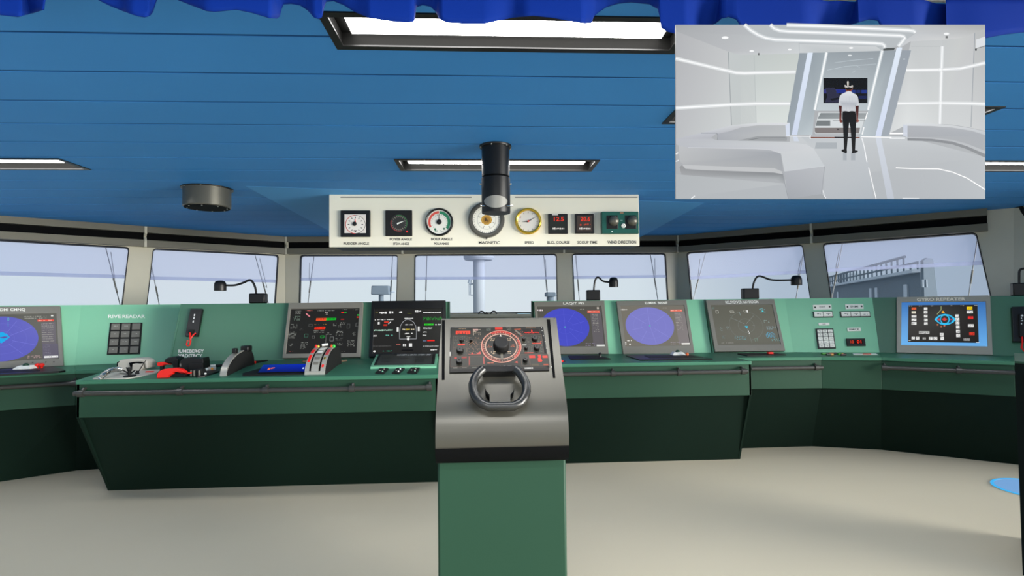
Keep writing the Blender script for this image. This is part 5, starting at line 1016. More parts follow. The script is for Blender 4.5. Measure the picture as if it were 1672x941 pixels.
t = thing('reading_pen', 'dark pen with a red end lying behind the left lever housing', 'pen', dk(425, 591)); mb = MB(); mb.tube([dk(410, 592.6, .012), dk(417, 591.6, .012)], .012, 8); mb.build('red_end', 'red', t); mb = MB(); mb.tube([dk(417, 591.6, .012), dk(437, 588.9, .012)], [.012, .006], 8); mb.build('barrel', 'softblack', t)
# blue lit display lying between the lever housings
t = thing('flat_display', 'flat blue lit display lying between the two lever housings', 'display', dk(450, 606))
q = [dk(396, 609.5, .012), dk(425, 601.5, .018), dk(500, 599.6, .018), dk(497, 610.3, .012), dk(396, 612.6, .012)]
mb = MB(); mb.prism(q, -DN * .015); mb.build('display_base', 'softblack', t, smooth=False)
fa, fb = dk(421, 608.6, .02), dk(500, 606.8, .02); ra, rb = dk(430, 604.2, .02) + V((0, 0, .045)), dk(506, 602.8, .02) + V((0, 0, .045)); fn = (fb - fa).cross(ra - fa).normalized(); fn = fn if fn.y < 0 else -fn
mb = MB(); mb.prism([fa, fb, rb, ra], -fn * .02); mb.build('screen_body', 'blackp', t, smooth=False)
f = Face([ra, rb, fb, fa], (0, 0, 100, 30), fn); f.poly([(0, 0), (100, 0), (100, 30), (0, 30)], [(8, 50, 150), (10, 40, 180), (6, 20, 110), (4, 24, 90)], 1); f.dashes(16, 12, 45, 24, 10, (240, 110, 70), 1, seed=3, fill=.9, cw=7, L=2).dashes(60, 14, 82, 24, 9, (220, 80, 60), 1, seed=5, fill=.6, cw=7, L=2).rect(52, 12, 55, 20, (210, 220, 240), 2).rect(89, 14, 92, 20, (200, 220, 250), 2); f.build('lit_screen', 'screen', t)
# tray under the black display
t = thing('slanted_keyboard', 'slanted grey panel in a green frame under the black display', 'panel', dk(660, 595))
FL, FR = dk(604.8, 599.6, .02), dk(712.5, 597.8, .02); BL, BR = atY(614.6, 579.2, 5.85), atY(714.8, 578, 5.85); wn = (FR - FL).cross(BL - FL).normalized(); wn = wn if wn.z > 0 else -wn
mb = MB(); mb.add([FL, FR, BR, BL, FL + V((0, 0, -.02)), FR + V((0, 0, -.02)), V((BR.x, BR.y, 1.104)), V((BL.x, BL.y, 1.104))], [[0, 1, 2, 3], [7, 6, 5, 4], [1, 0, 4, 5], [2, 1, 5, 6], [3, 2, 6, 7], [0, 3, 7, 4]]); mb.build('tilted_frame', 'light', t, smooth=False, recalc=True)
def wq(a, b, o): return (FL * (1 - a) + FR * a) * (1 - b) + (BL * (1 - a) + BR * a) * b + wn * o
mb = MB(); mb.prism([wq(.04, .12, .003), wq(.965, .12, .003), wq(.965, .97, .003), wq(.04, .97, .003)], -wn * .004); mb.build('key_panel', 'softblack', t, smooth=False)
f = Face([wq(.04, .97, .004), wq(.965, .97, .004), wq(.965, .12, .004), wq(.04, .12, .004)], (0, 0, 100, 30), wn, .0006)
f.rect(4, 0, 95, 30, (62, 64, 60), 0).text('ROUSTA A BARD STEER UMP', 33, .6, 92, 5, (238, 238, 234), 2)
for x, y, w2, h2 in ((8, 9, 16, 6), (8, 18, 16, 5), (36, 12, 18, 4), (68, 10, 18, 3), (67, 16, 16, 8)): f.dashes(x, y, x + w2, y + h2, 2.2, (24, 24, 23), max(1, int(h2 / 2.4)), seed=int(x * 3 + y), fill=.8)
f.build('panel_print', 'ink', t)
for k, (pts, lb) in enumerate(((((612.4, 608.7), (627, 609), (634.5, 600.9), (620, 600.9)), 'leftmost of the three black switch blocks in front of the slanted panel'), (((639.4, 608.7), (652, 609), (661, 600.6), (648, 600.6)), 'middle of the three black switch blocks, with a white dot'), (((664.5, 608), (681, 608.3), (686, 600.2), (670.5, 600.2)), 'black switch block nearest the helm stand'))):
    t = thing('switch_block', lb, 'switch', dk(pts[0][0] + 10, 604), 'switch blocks on the left console'); q = [dk(x, y, .014) for x, y in pts]; mb = MB(); mb.prism(q, -DN * .016); mb.build('block_body', 'blackp', t, bevel=.003, smooth=False)
    for a, b, m_ in ((.3, .4, 'key'), (.62, .7, 'white' if k == 1 else 'key'), (.7, .25, 'white' if k == 1 else 'light')):
        c_ = (q[0] * (1 - a) + q[1] * a) * (1 - b) + (q[3] * (1 - a) + q[2] * a) * b; mb = MB(); mb.lathe(c_, DN, [(.008, 0), (.007, .006)], 10); mb.build('button', m_, t)
# ------------------------------------------------------------------ left wing things
def wz(px, py, off=0., z=1.064): return atZ(px, py, z + off)
def flat(name, lb, cat, pts, h, m, z=1.064, part='body'):
    q = [wz(x, y, h, z) for x, y in pts]; t = thing(name, lb, cat, sum(q, V((0, 0, 0))) / len(q) - V((0, 0, h))); mb = MB(); mb.prism(q, (0, 0, -h)); mb.build(part, m, t, bevel=.003, smooth=False); return t
t = flat('keyboard_tray', 'black keyboard tray under the far left radar monitor', 'tray', [(-70, 616), (-60, 606.5), (86, 598.6), (104, 602.6), (107, 604.8), (96, 606.3), (0, 611.3)], .016, 'blackp', part='tray_body')
q = [wz(x, y, .019) for x, y in ((-50, 611), (-42, 607), (60, 602.4), (66, 605.6))]; mb = MB(); mb.prism(q, (0, 0, -.004)); mb.build('key_area', 'softblack', t, smooth=False)
def trackball(lb, cx, cy, w2, pl, zt, tk='green'):
    p = pl(cx, cy); k = p.y / F; r = w2 / 2 * k; t = thing('trackball', lb, 'trackball', p)
    mb = MB(); mb.prism([p + V((-r, -.03, 0)), p + V((r, -.03, 0)), p + V((r, .07, 0)), p + V((-r, .07, 0))], (0, 0, .004)); mb.add([p + V((-r, -.03, .004)), p + V((r, -.03, .004)), p + V((r, .07, .004)), p + V((-r, .07, .004)), p + V((-r * .7, 0, .03)), p + V((r * .7, 0, .03)), p + V((r * .7, .06, .034)), p + V((-r * .7, .06, .034))], [[0, 1, 5, 4], [1, 2, 6, 5], [2, 3, 7, 6], [3, 0, 4, 7], [4, 5, 6, 7]]); mb.build('housing', 'white', t, bevel=.004, smooth=False)
    mb = MB(); r2 = r * .34; o = p + V((0, .03, .030)); mb.lathe(o, (0, 0, 1), [(r2, 0), (r2, r2 * .25), (r2 * .85, r2 * .6), (r2 * .5, r2 * .9), (.001, r2)], 20); mb.build('ball', mat('dark green ball', (24, 58, 40), .3), t, ang=70)
    return t
trackball('white trackball unit under the far left radar monitor', 38, 603, 25, lambda x, y: wz(x, y, .017), 0)
for k, (x, lb) in enumerate(((61.5, 'left one of two red knobs on the black keyboard tray'), (68, 'right one of two red knobs on the black keyboard tray'))):
    p = wz(x, 601.2, .017); mb = MB(); mb.lathe(p, (0, 0, 1), [(.012, 0), (.010, .012), (.022, .022), (.024, .034), (.016, .044), (.004, .047)], 18); o = mb.build('knob', 'red', None, ang=60); tag(o, lb, 'knob', 'red knobs on the keyboard tray')
# ------------------------------------------------------------------ right console things
rz = lambda x, y, o=0.: wz(x, y, o, 1.067)
t = flat('black_tray', 'small black tray under the strong blue radar screen', 'tray', [(931.6, 586.6), (927.4, 580.6), (978, 580.4), (997, 585.7)], .01, 'softblack', 1.067, 'tray_body')
p = rz(980, 583, .01); mb = MB(); mb.lathe(p, (0, 0, 1), [(.016, 0), (.012, .02), (.02, .035), (.008, .05)], 14); mb.build('joystick', 'rail', t)
t = flat('keyboard_tray', 'wide black keyboard tray under the pale violet radar screen', 'tray', [(1044.7, 587.6), (1021.5, 580.2), (1132, 579.2), (1164, 586)], .012, 'blackp', 1.067, 'tray_body')
q = [rz(x, y, .016) for x, y in ((1062, 584.6), (1052, 580.6), (1128, 580.3), (1148, 583.6))]; mb = MB(); mb.prism(q, (0, 0, -.004)); mb.build('key_area', 'softblack', t, smooth=False)
t = trackball('white trackball unit on the wide black tray at the right', 1108, 580.0, 22, lambda x, y: rz(x, y, .016), 0)
p = rz(1122, 580.4, .018); mb = MB(); mb.lathe(p, (0, 0, 1), [(.014, 0), (.018, .015), (.008, .03)], 14); o = mb.build('knob', mat('orange knob', (236, 110, 60)), None, ang=60); tag(o, 'orange knob right of the white trackball on the wide black tray', 'knob')
t = flat('keyboard_tray', 'thin black tray under the faint navigation screen', 'tray', [(1220, 580.6), (1204, 577.4), (1262, 576.6), (1284, 579)], .010, 'softblack', 1.064, 'tray_body')
p = wz(1257.5, 578.2, .012); mb = MB(); mb.box((p.x - .03, p.y - .02, p.z), (p.x + .03, p.y + .02, p.z + .022)); o = mb.build('button_box', 'red', None, bevel=.004); tag(o, 'small red box on the thin tray under the navigation screen', 'box')
t = thing('red_lever', 'small red lever with a black tip, right behind the helm hood', 'lever', rz(915, 594)); mb = MB(); p = rz(913, 594, 0); mb.tube([p, p + V((0, 0, .024))], .02, 12); mb.tube([p + V((-.03, 0, .02)), p + V((.04, 0, .024))], .012, 10); mb.build('grip', 'red', t); mb = MB(); mb.tube([p + V((.04, 0, .024)), p + V((.065, 0, .016))], [.010, .005], 8); mb.build('tip', 'blackp', t)
# pens and papers on the right wing
for k, (a, b, c, lb) in enumerate((((1341.5, 578), (1352, 577.6), (40, 120, 30), 'green marker pen below the white keypad, leftmost of the markers'), ((1349, 579.6), (1360, 579.2), (20, 40, 24), 'dark marker pen below the white keypad'), ((1353, 577.6), (1365, 577.2), (130, 70, 30), 'brown and black marker below the white keypad'), ((1368, 578.6), (1376, 578), (30, 130, 40), 'short green marker right of the marker group'), ((1373, 579.6), (1381, 579.2), (60, 30, 40), 'short dark red marker, rightmost of the markers'))):
    a_, b_ = wz(*a, .012), wz(*b, .012); t = thing('marker_pen', lb, 'pen', a_, 'marker pens on the right wing'); mb = MB(); mb.tube([a_, a_ + (b_ - a_) * .65], .011, 10); mb.build('barrel', mat('marker %d' % k, c), t); mb = MB(); mb.tube([a_ + (b_ - a_) * .65, b_], .0115, 10); mb.build('cap', 'blackp' if k % 2 == 0 else mat('marker cap %d' % k, (170, 120, 40)), t)
t = flat('paper_sheet', 'white paper sheet with a pink strip on the right wing', 'paper', [(1394, 579.4), (1392, 577), (1430, 577), (1434.5, 579.6)], .003, 'white', part='sheet')
q = [wz(x, y, .006) for x, y in ((1408.6, 579), (1409.4, 576.8), (1422, 576.8), (1422.6, 579))]; mb = MB(); mb.prism(q, (0, 0, -.003)); mb.build('pink_strip', mat('pink paper', (224, 130, 110), .6), t, smooth=False)
# ------------------------------------------------------------------ cabinet and floor marker at the right edge
c0 = atY(1656.5, 590, 3.2); g0 = V((c0.x, c0.y, 0)); e1 = V((c0.x, c0.y, 0)).normalized(); e2 = V((e1.y, -e1.x, 0))
t = thing('dark_cabinet', 'tall black green cabinet cut off by the right edge', 'cabinet', g0 + e1 * .3 + e2 * .3)
mb = MB(); mb.obox(g0 + V((0, 0, 0)), e1 * .7, e2 * .62, V((0, 0, c0.z - .012))); mb.build('body', 'darkcab', t, smooth=False)
mb = MB(); mb.obox(g0 + V((0, 0, c0.z - .012)), e1 * .7, e2 * .62, V((0, 0, .012))); mb.build('top', 'green', t, smooth=False)
mb = MB(); mb.obox(g0 + e2 * .04 - e1 * .012 + V((0, 0, .06)), e1 * .012, e2 * .54, V((0, 0, c0.z - .14))); dr = mb.build('door', 'darkcab', t, bevel=.003, smooth=False)
mb = MB(); a_ = g0 + e2 * .1 - e1 * .035 + V((0, 0, .75)); mb.tube([a_, a_ + V((0, 0, .14))], .008, 8); mb.build('handle', 'rail', dr)
fc_ = atZ(1690, 798.5, .004); t = thing('floor_marker', 'glowing blue round marker on the floor at the right edge', 'marker', V((fc_.x, fc_.y, 0)))
rr = (atZ(1633.2, 798.5, .004) - fc_).length
mb = MB(); mb.lathe(V((fc_.x, fc_.y, .001)), (0, 0, 1), [(rr * .93, 0), (rr * .93, .003)], 64); mb.build('disc', emit('pale blue glow', (112, 160, 212), 1.0), t, smooth=False)
mb = MB(); n_ = 64; vs = []
for k in range(n_):
    a = 2 * PI * k / n_
    for r_, z in ((rr, .001), (rr, .006), (rr * .92, .006), (rr * .92, .001)): vs.append((fc_.x + r_ * math.cos(a), fc_.y + r_ * math.sin(a), z))
mb.add(vs, [[4 * k + j, 4 * ((k + 1) % n_) + j, 4 * ((k + 1) % n_) + (j + 1) % 4, 4 * k + (j + 1) % 4] for k in range(n_) for j in range(4)]); mb.build('rim_ring', emit('cyan glow', (56, 176, 240), 1.0), t, smooth=False, recalc=True)
# ------------------------------------------------------------------ blue valance
VY = 1.5 * K
bot = [(-60, 20), (0, 24), (27, 27), (45, 24), (70, 15), (72, 2), (75, -8), (110, -14), (150, -8), (160, 0), (180, 10), (205, 20), (225, 26), (235, 27.5), (245, 26), (250, 20), (256, 1), (259, -6), (272, -7), (285, -4), (290, 0), (315, 10), (335, 17), (350, 18.5), (385, 15), (410, 20), (440, 29), (452, 30.5), (457, 27), (460, 15), (463, 7.5), (475, 6.5), (490, 9), (502, 17), (512, 28), (520, 30.5), (526, 27), (530, 11), (533, 3), (545, 2), (560, 8), (580, 20), (600, 28), (640, 34), (665, 36), (677, 34), (680, 12), (690, 8.5), (703, 11), (712, 20), (716, 30), (730, 36), (765, 38), (790, 38), (820, 32), (840, 28), (870, 25), (900, 28), (940, 35), (957, 38), (966, 37.5), (970, 27), (978, 20), (990, 12), (1010, 6), (1030, 4), (1060, 7), (1074, 15), (1077.5, 30), (1079, 44), (1090, 51), (1103, 54), (1140, 54), (1160, 44), (1168, 38), (1177, 30), (1190, 27), (1203, 31), (1210, 42), (1260, 50), (1330, 46), (1362, 41), (1384, 42), (1402, 36), (1420, 31), (1434, 33), (1440, 44), (1500, 54), (1560, 56), (1608, 62), (1640, 56), (1672, 52), (1740, 48)]
dep = [(-60, 0), (35, 0), (50, .05), (72, .0), (150, .03), (200, .035), (212, -.012), (240, -.01), (256, .05), (300, .035), (340, -.01), (440, -.012), (458, .05), (500, .045), (512, .0), (526, .0), (534, .05), (580, .03), (605, -.01), (675, -.015), (682, .05), (712, .05), (720, -.01), (790, -.012), (840, .02), (860, -.01), (950, -.012), (972, .05), (1060, .055), (1080, -.01), (1120, -.012), (1142, .06), (1166, .06), (1180, .0), (1205, -.01), (1316, -.012), (1342, .06), (1360, .05), (1384, .06), (1402, .0), (1450, -.012), (1500, -.012), (1514, .06), (1543, .065), (1546, -.0), (1610, -.012), (1740, .0)]
def ip(tab, x):
    for (a, va), (b, vb) in zip(tab, tab[1:]):
        if a <= x <= b: s = (x - a) / (b - a); return va + (vb - va) * s
    return tab[-1][1]
def ips(tab, x):
    for (a, va), (b, vb) in zip(tab, tab[1:]):
        if a <= x <= b: s = (x - a) / (b - a); s = s * s * (3 - 2 * s); return va + (vb - va) * s
    return tab[-1][1]
xs = sorted({p[0] for p in bot} | {p[0] for p in dep} | set(range(-60, 1741, 8)))
rows = 7; vs = []; ztop = CEIL - .03
for x in xs:
    d = ips(dep, x); pb = atY(x, ip(bot, x), VY + d * 1.25)
    for r in range(rows):
        s = r / (rows - 1); yy = VY + d * (.55 + .7 * s); vs.append((pb.x * 1.0, yy, ztop + (pb.z - ztop) * s))
mb = MB(); mb.add(vs, [[i * rows + r, (i + 1) * rows + r, (i + 1) * rows + r + 1, i * rows + r + 1] for i in range(len(xs) - 1) for r in range(rows - 1)])
t = thing('valance', 'royal blue gathered valance hanging along the top of the view', 'valance', (.4, VY, CEIL))
vo = mb.build('cloth', 'cloth', t, ang=75); sm_ = vo.modifiers.new('thickness', 'SOLIDIFY'); sm_.thickness = .004; sm_.offset = 1
mb = MB(); mb.tube([(vs[0][0], VY + .04, CEIL - .012), (vs[-1][0], VY + .04, CEIL - .012)], .009, 12); mb.build('curtain_rod', 'silver', t)
for x in (-1.3, -.4, .5, 1.4): mb = MB(); mb.tube([(x, VY + .04, CEIL - .02), (x, VY + .04, CEIL)], .008, 8); mb.build('rod_hook', 'silver', t)
# ------------------------------------------------------------------ overlaid picture inset, added as a hung screen set square to the camera
SD = 1.40 * K
def sp(px, py, o=0.): 
    r = ray(px, py); return EYE + r * SD + BACK * o
t = thing('inset_screen', 'overlaid picture inset, added as a large hanging screen, showing a bright white showroom with a man seen from behind', 'screen', sp(1355.5, 325))
A, B, Cq, D_ = sp(1103, 41), sp(1608, 41), sp(1608, 325), sp(1103, 325)
mb = MB(); mb.prism([A, B, Cq, D_], -BACK * .005); mb.build('case', 'bezel', t, smooth=False)
mb = MB(); mid_ = (A + B + Cq + D_) / 4; mb.prism([mid_ + (p - mid_) * .86 - BACK * .005 for p in (A, B, Cq, D_)], -BACK * .026); mb.build('added_inset_back', 'blackp', t, bevel=.008, smooth=False)
cen = sp(1355, 150) - BACK * .031; ar = V((cen.x, VY + .16, cen.z))
mb = MB(); mb.obox(cen - RIGHT * .07 - UP * .07 - BACK * .012, RIGHT * .14, UP * .14, BACK * .012); mt = mb.build('mount_plate', 'blackp', t, smooth=False)
mb = MB(); mb.tube([cen, V((cen.x, VY + .17, cen.z)), V((cen.x, VY + .17, CEIL))], .016, 12); mb.build('mount_arm', 'blackp', mt)
R_ = (1103, 41, 1608, 325); f = Face([sp(*p, .001) for p in ((1103, 41), (1608, 41), (1608, 325), (1103, 325))], R_, BACK, .0002)
W3 = (255, 255, 255)
# walls and ceiling
f.poly([(1103, 41), (1608, 41), (1608, 325), (1103, 325)], [(176, 178, 180), (176, 178, 180), (176, 180, 184), (170, 173, 177)], 0)
f.poly([(1103, 51), (1187.5, 84), (1194, 215), (1103, 228)], [(178, 179, 182), (196, 198, 199), (204, 208, 208), (186, 188, 191)], 1)
f.poly([(1187.5, 84), (1208, 90), (1231, 91), (1235, 206), (1194, 215)], (194, 199, 199), 1)
f.poly([(1208, 90), (1305, 87.7), (1284, 204), (1235, 206), (1210, 208)], [(190, 196, 195), (198, 204, 200), (216, 222, 219), (214, 219, 217), (206, 210, 209)], 1)
f.poly([(1103, 41), (1215, 41), (1237, 57), (1303, 66), (1305, 87.7), (1208, 90), (1187.5, 84), (1103, 51)], [(164, 167, 170), (180, 183, 186), (184, 187, 190), (196, 200, 202), (206, 210, 212), (198, 201, 203), (186, 188, 191), (170, 172, 175)], 1.5)
f.poly([(1215, 41), (1284, 41), (1494, 50), (1494, 54), (1466, 76), (1444, 80), (1439, 83), (1349, 86), (1305, 87), (1303, 66), (1250, 62)], (184, 189, 192), 1.6)
f.poly([(1305, 72), (1430, 76), (1440, 83.5), (1349, 86), (1305, 87.5)], [(200, 204, 206), (206, 209, 211), (200, 204, 206), (192, 197, 199), (204, 208, 210)], 1.8)
f.poly([(1484, 41), (1608, 41), (1608, 47), (1591, 54), (1568, 63), (1538, 65.4), (1486, 68), (1470, 78), (1478, 66), (1494, 55)], [(190, 192, 194), (172, 173, 172), (178, 179, 178), (190, 191, 191), (204, 205, 205), (208, 209, 209), (204, 206, 208), (196, 200, 204), (200, 203, 206), (196, 199, 202)], 1.7)
f.poly([(1452, 218), (1487, 68), (1538, 65.4), (1534, 203), (1480, 204)], [(212, 215, 216), (196, 199, 200), (198, 201, 202), (210, 213, 213), (220, 223, 223)], 1)
f.poly([(1538, 65.4), (1568, 63), (1591, 54), (1585, 209), (1555, 204), (1534, 203)], [(196, 199, 200), (200, 202, 201), (196, 197, 198), (204, 207, 208), (206, 209, 210), (206, 209, 210)], 1)
f.poly([(1591, 54), (1608, 47), (1608, 214), (1585, 209)], [(188, 190, 190), (184, 186, 186), (200, 202, 204), (204, 206, 207)], 1)
f.line([(1189, 85), (1194.5, 214)], 1.3, (160, 165, 168), 2).line([(1231, 91), (1234.6, 205)], .9, (182, 188, 188), 2).line([(1591, 54), (1585, 208)], 1.5, (164, 169, 174), 2).rect(1487, 75.6, 1538, 76.6, (186, 190, 191), 2)
for pts, cc in (([(1103, 95.8), (1162.5, 110.2), (1192, 117), (1201.6, 119.4), (1215.6, 120), (1234, 119.4), (1299, 118)], (206, 209, 209)), ([(1103, 176.8), (1192, 171.3), (1234, 169.7), (1290, 169.7)], (208, 211, 211)), ([(1478.5, 115), (1535, 114.3), (1567, 112.4), (1589.7, 107.4), (1607.8, 103)], (204, 206, 207)), ([(1465, 169.3), (1535, 168.5), (1585, 169.3), (1607.8, 170.4)], (206, 209, 209)), ([(1538, 76), (1536, 130), (1534, 203)], (206, 209, 210))):
    f.glow(pts, 1.15, W3, (238, 241, 243), cc, 3.2, 3)
f.ell(1535, 114.3, 4, 3, W3, 4, 16, (232, 235, 236)).ell(1535, 168.5, 4, 3, W3, 4, 16, (232, 235, 236))
# slanted columns
f.poly([(1305, 87), (1320, 87), (1294, 221), (1281, 222)], [(146, 156, 164), (150, 160, 168), (156, 165, 173), (150, 160, 168)], 3)
f.poly([(1326, 86.4), (1349, 86), (1329.7, 180), (1326, 221), (1300, 221)], [(150, 160, 167), (160, 170, 176), (168, 178, 184), (190, 200, 205), (180, 190, 196)], 3)
f.poly([(1318.2, 86.4), (1326.8, 86.4), (1301, 221), (1292, 221)], [(222, 232, 246), (222, 232, 246), (206, 216, 236), (206, 216, 236)], 4)
f.poly([(1349, 86), (1440, 83.4), (1416.6, 181), (1329.7, 181)], [(152, 161, 167), (148, 156, 162), (184, 194, 199), (194, 203, 208)], 3)
f.poly([(1440, 83.4), (1464, 82.6), (1429, 223), (1403, 223), (1417, 180)], [(150, 159, 166), (150, 159, 166), (176, 186, 192), (190, 199, 204), (184, 194, 199)], 3)
f.poly([(1463.6, 78), (1472.6, 78), (1438, 223), (1428.6, 223)], [(224, 234, 246), (224, 234, 246), (210, 219, 240), (210, 219, 240)], 4)
f.poly([(1472, 82.6), (1487, 82.6), (1452, 218), (1450, 223), (1438, 223)], [(152, 160, 168), (152, 160, 169), (160, 168, 177), (166, 174, 182), (160, 168, 176)], 3)
f.poly([(1441.5, 80.5), (1450, 78.5), (1461, 78.5), (1459, 82.5), (1442, 83.2)], (84, 88, 88), 3.5)
f.glow([(1349, 86), (1329.7, 180)], 1.3, W3, (238, 243, 245), (166, 176, 182), 3, 5).glow([(1439.8, 83), (1416.6, 180)], 1.3, W3, (238, 243, 245), (170, 180, 186), 3, 5)
f.line([(1415.6, 184), (1412.4, 195)], 1.6, W3, 6).line([(1410, 208), (1407, 220)], 1.6, W3, 6)
for pts in ([(1362, 103), (1390, 99), (1425, 96)], [(1350, 115), (1380, 109), (1430, 105)], [(1355, 113), (1415, 113)], [(1398, 108), (1403, 111)], [(1391, 119), (1396, 116)]): f.line(pts, .8, (188, 198, 204), 5)
f.ell(1387, 91, 3.4, 1.1, (236, 240, 242), 5, 14).ell(1475.5, 97, 2.2, .8, (214, 220, 226), 5, 12)
# ceiling strips and spots
for pts in ([(1215, 41), (1225, 49.7), (1237.5, 57.5), (1250, 62.5), (1265.6, 65.3), (1357.8, 68.5), (1428, 71), (1440, 72.2), (1443.5, 74.8), (1444, 78)], [(1257, 41), (1264, 47.4), (1273, 50.5), (1287.5, 52), (1359, 54.4), (1469, 58.7), (1475.4, 60.2), (1477, 62.3), (1473.8, 67), (1466, 76.4)], [(1284, 41.6), (1359.4, 44), (1483, 49.8), (1491, 51), (1494, 53.7)]): f.glow(pts, 1.35, W3, (234, 238, 240), (188, 193, 196), 3.8, 3)
for x, y, r in ((1183.6, 62, 5.6), (1227, 83.8, 3.9), (1289, 81.4, 3.3), (1389, 78.7, 3.7), (1544.6, 55.7, 4.6)): f.ell(x, y, r, r * .42, W3, 4, 20, (240, 242, 243))
f.rect(1237, 87, 1239.6, 90.5, (110, 112, 112), 4).rect(1543, 59, 1547, 63, (120, 122, 122), 4).poly([(1593, 65), (1608, 60), (1608, 74), (1593, 79)], (222, 225, 228), 4).line([(1594, 79.5), (1608, 76)], .8, (120, 122, 124), 5).ell(1592.6, 81.5, 1.6, 2.2, (70, 72, 74), 5, 10)
# floor
f.poly([(1103, 285), (1281, 300), (1290, 222), (1453, 222), (1480, 224), (1608, 257), (1608, 325), (1103, 325)], [(176, 180, 183), (186, 190, 193), (200, 204, 207), (204, 208, 212), (198, 202, 205), (182, 186, 190), (176, 181, 186), (176, 180, 184)], 2)
f.poly([(1306, 222), (1405, 222), (1420, 276), (1424, 325), (1345, 325), (1346, 272), (1328, 243)], [(190, 195, 199), (196, 201, 205), (186, 191, 196), (176, 182, 188), (180, 185, 190), (188, 192, 196), (196, 200, 203)], 2.5)
f.poly([(1332, 233), (1366, 233), (1366, 243), (1330, 243)], (170, 176, 181), 2.8).poly([(1429, 225), (1438, 225), (1450, 282), (1459.5, 325), (1448, 325), (1440, 282)], [(208, 214, 224), (208, 214, 224), (198, 204, 214), (188, 194, 204), (188, 194, 204), (198, 204, 214)], 3)
f.poly([(1294, 222), (1301, 222), (1304, 231), (1296, 231)], (206, 214, 228), 3)
f.line([(1282, 222.6), (1323, 223)], 1.2, W3, 4).line([(1405, 223.8), (1455, 224.6)], 1.2, W3, 4).rect(1452, 217.2, 1480, 219.6, W3, 4).rect(1452, 225, 1477, 227, (246, 248, 250), 4).line([(1322.4, 221.5), (1322.4, 227)], 1.6, W3, 4)
f.line([(1406.6, 225.6), (1410.5, 240), (1415, 265)], 1.4, (246, 248, 250), 4).line([(1417.6, 274), (1430, 325)], 1.3, W3, 4).line([(1462, 274.4), (1487, 275.6), (1531, 276), (1554.4, 281.4), (1578, 291), (1608, 310)], 1.6, W3, 4)
f.rect(1376, 250, 1382, 262, (168, 174, 180), 3).rect(1389, 250, 1396, 262, (168, 174, 180), 3).line([(1473, 324), (1500, 324.4)], 1.2, (240, 242, 244), 4).line([(1343, 311), (1345, 320), (1348, 324)], 1.2, (240, 242, 244), 8).line([(1128, 325), (1134, 320)], 1.6, (240, 242, 244), 8).line([(1103, 252), (1107, 250)], 1.6, W3, 8).line([(1103, 264), (1108, 262)], 1.4, (240, 244, 248), 8)
# shelf and TV
f.poly([(1336, 184), (1414, 184), (1404, 219), (1331, 219), (1329, 214)], (212, 217, 219), 4)
f.poly([(1339.5, 185), (1414, 185), (1411.5, 194.4), (1334, 194.4)], [(126, 132, 135), (150, 156, 159), (160, 166, 168), (140, 146, 149)], 5).poly([(1333.4, 197.3), (1355, 197.3), (1355, 206), (1331.5, 206)], (118, 124, 126), 5).rect(1359, 197, 1411, 198, (130, 134, 136), 5).poly([(1330, 209), (1403.6, 209), (1402, 218), (1332, 218), (1329.6, 215)], (126, 120, 119), 5)
f.rect(1366, 210.5, 1369.5, 212.4, (40, 38, 38), 6).line([(1323, 224.8), (1403, 225)], 1.7, (124, 70, 54), 5).line([(1362, 224.8), (1396, 225)], 2.2, (34, 22, 22), 5.5)
f.rect(1344, 128, 1415.8, 168.8, (10, 10, 13), 5).rect(1344.6, 146.4, 1380, 152.8, (52, 54, 120), 6).rect(1365, 147, 1380, 152.6, (24, 40, 130), 6.5).rect(1387, 147.4, 1396, 152.4, (28, 48, 122), 6).rect(1397.5, 147.4, 1404, 152.4, (22, 36, 96), 6).rect(1405.6, 147.4, 1414.6, 152.8, (30, 50, 128), 6).rect(1401, 157, 1414, 162, (18, 30, 76), 6).poly([(1347, 143.5), (1362, 143.5), (1366, 152), (1375, 158), (1374, 168), (1346, 168), (1350, 158)], (42, 42, 66), 6.2).poly([(1354, 162), (1372, 159), (1374, 161), (1358, 165)], (14, 14, 22), 6.6)
# right bench
f.poly([(1474, 203.6), (1480.5, 202), (1515, 202), (1554.4, 205), (1586, 210), (1608, 215.4), (1608, 221), (1586, 214), (1554, 208.6), (1520, 206), (1481, 205.6)], [(214, 218, 224), (222, 224, 226), (216, 219, 221), (208, 211, 213), (202, 205, 209), (196, 200, 205), (190, 194, 199), (198, 202, 206), (206, 209, 212), (212, 215, 218), (218, 221, 225)], 4)
f.poly([(1474, 203.6), (1481, 205.6), (1481, 224.5), (1474, 222)], (204, 210, 222), 4)
f.poly([(1481, 205.6), (1520, 206), (1554, 208.6), (1586, 214), (1608, 221), (1608, 246.8), (1578, 235), (1554, 228.7), (1520, 224.8), (1481, 224)], [(176, 179, 184), (184, 187, 190), (180, 183, 187), (174, 177, 182), (168, 172, 178), (166, 170, 175), (170, 173, 178), (172, 175, 179), (174, 177, 181), (170, 173, 178)], 4)
f.poly([(1481, 224), (1520, 224.8), (1554, 228.7), (1578, 235), (1608, 246.8), (1608, 252), (1578, 239), (1554, 231.5), (1520, 227), (1481, 226)], (186, 189, 193), 4).poly([(1481, 226), (1520, 227), (1554, 231.5), (1578, 239), (1608, 252), (1608, 258), (1578, 244), (1554, 236), (1520, 231), (1481, 230)], (138, 141, 145), 4)
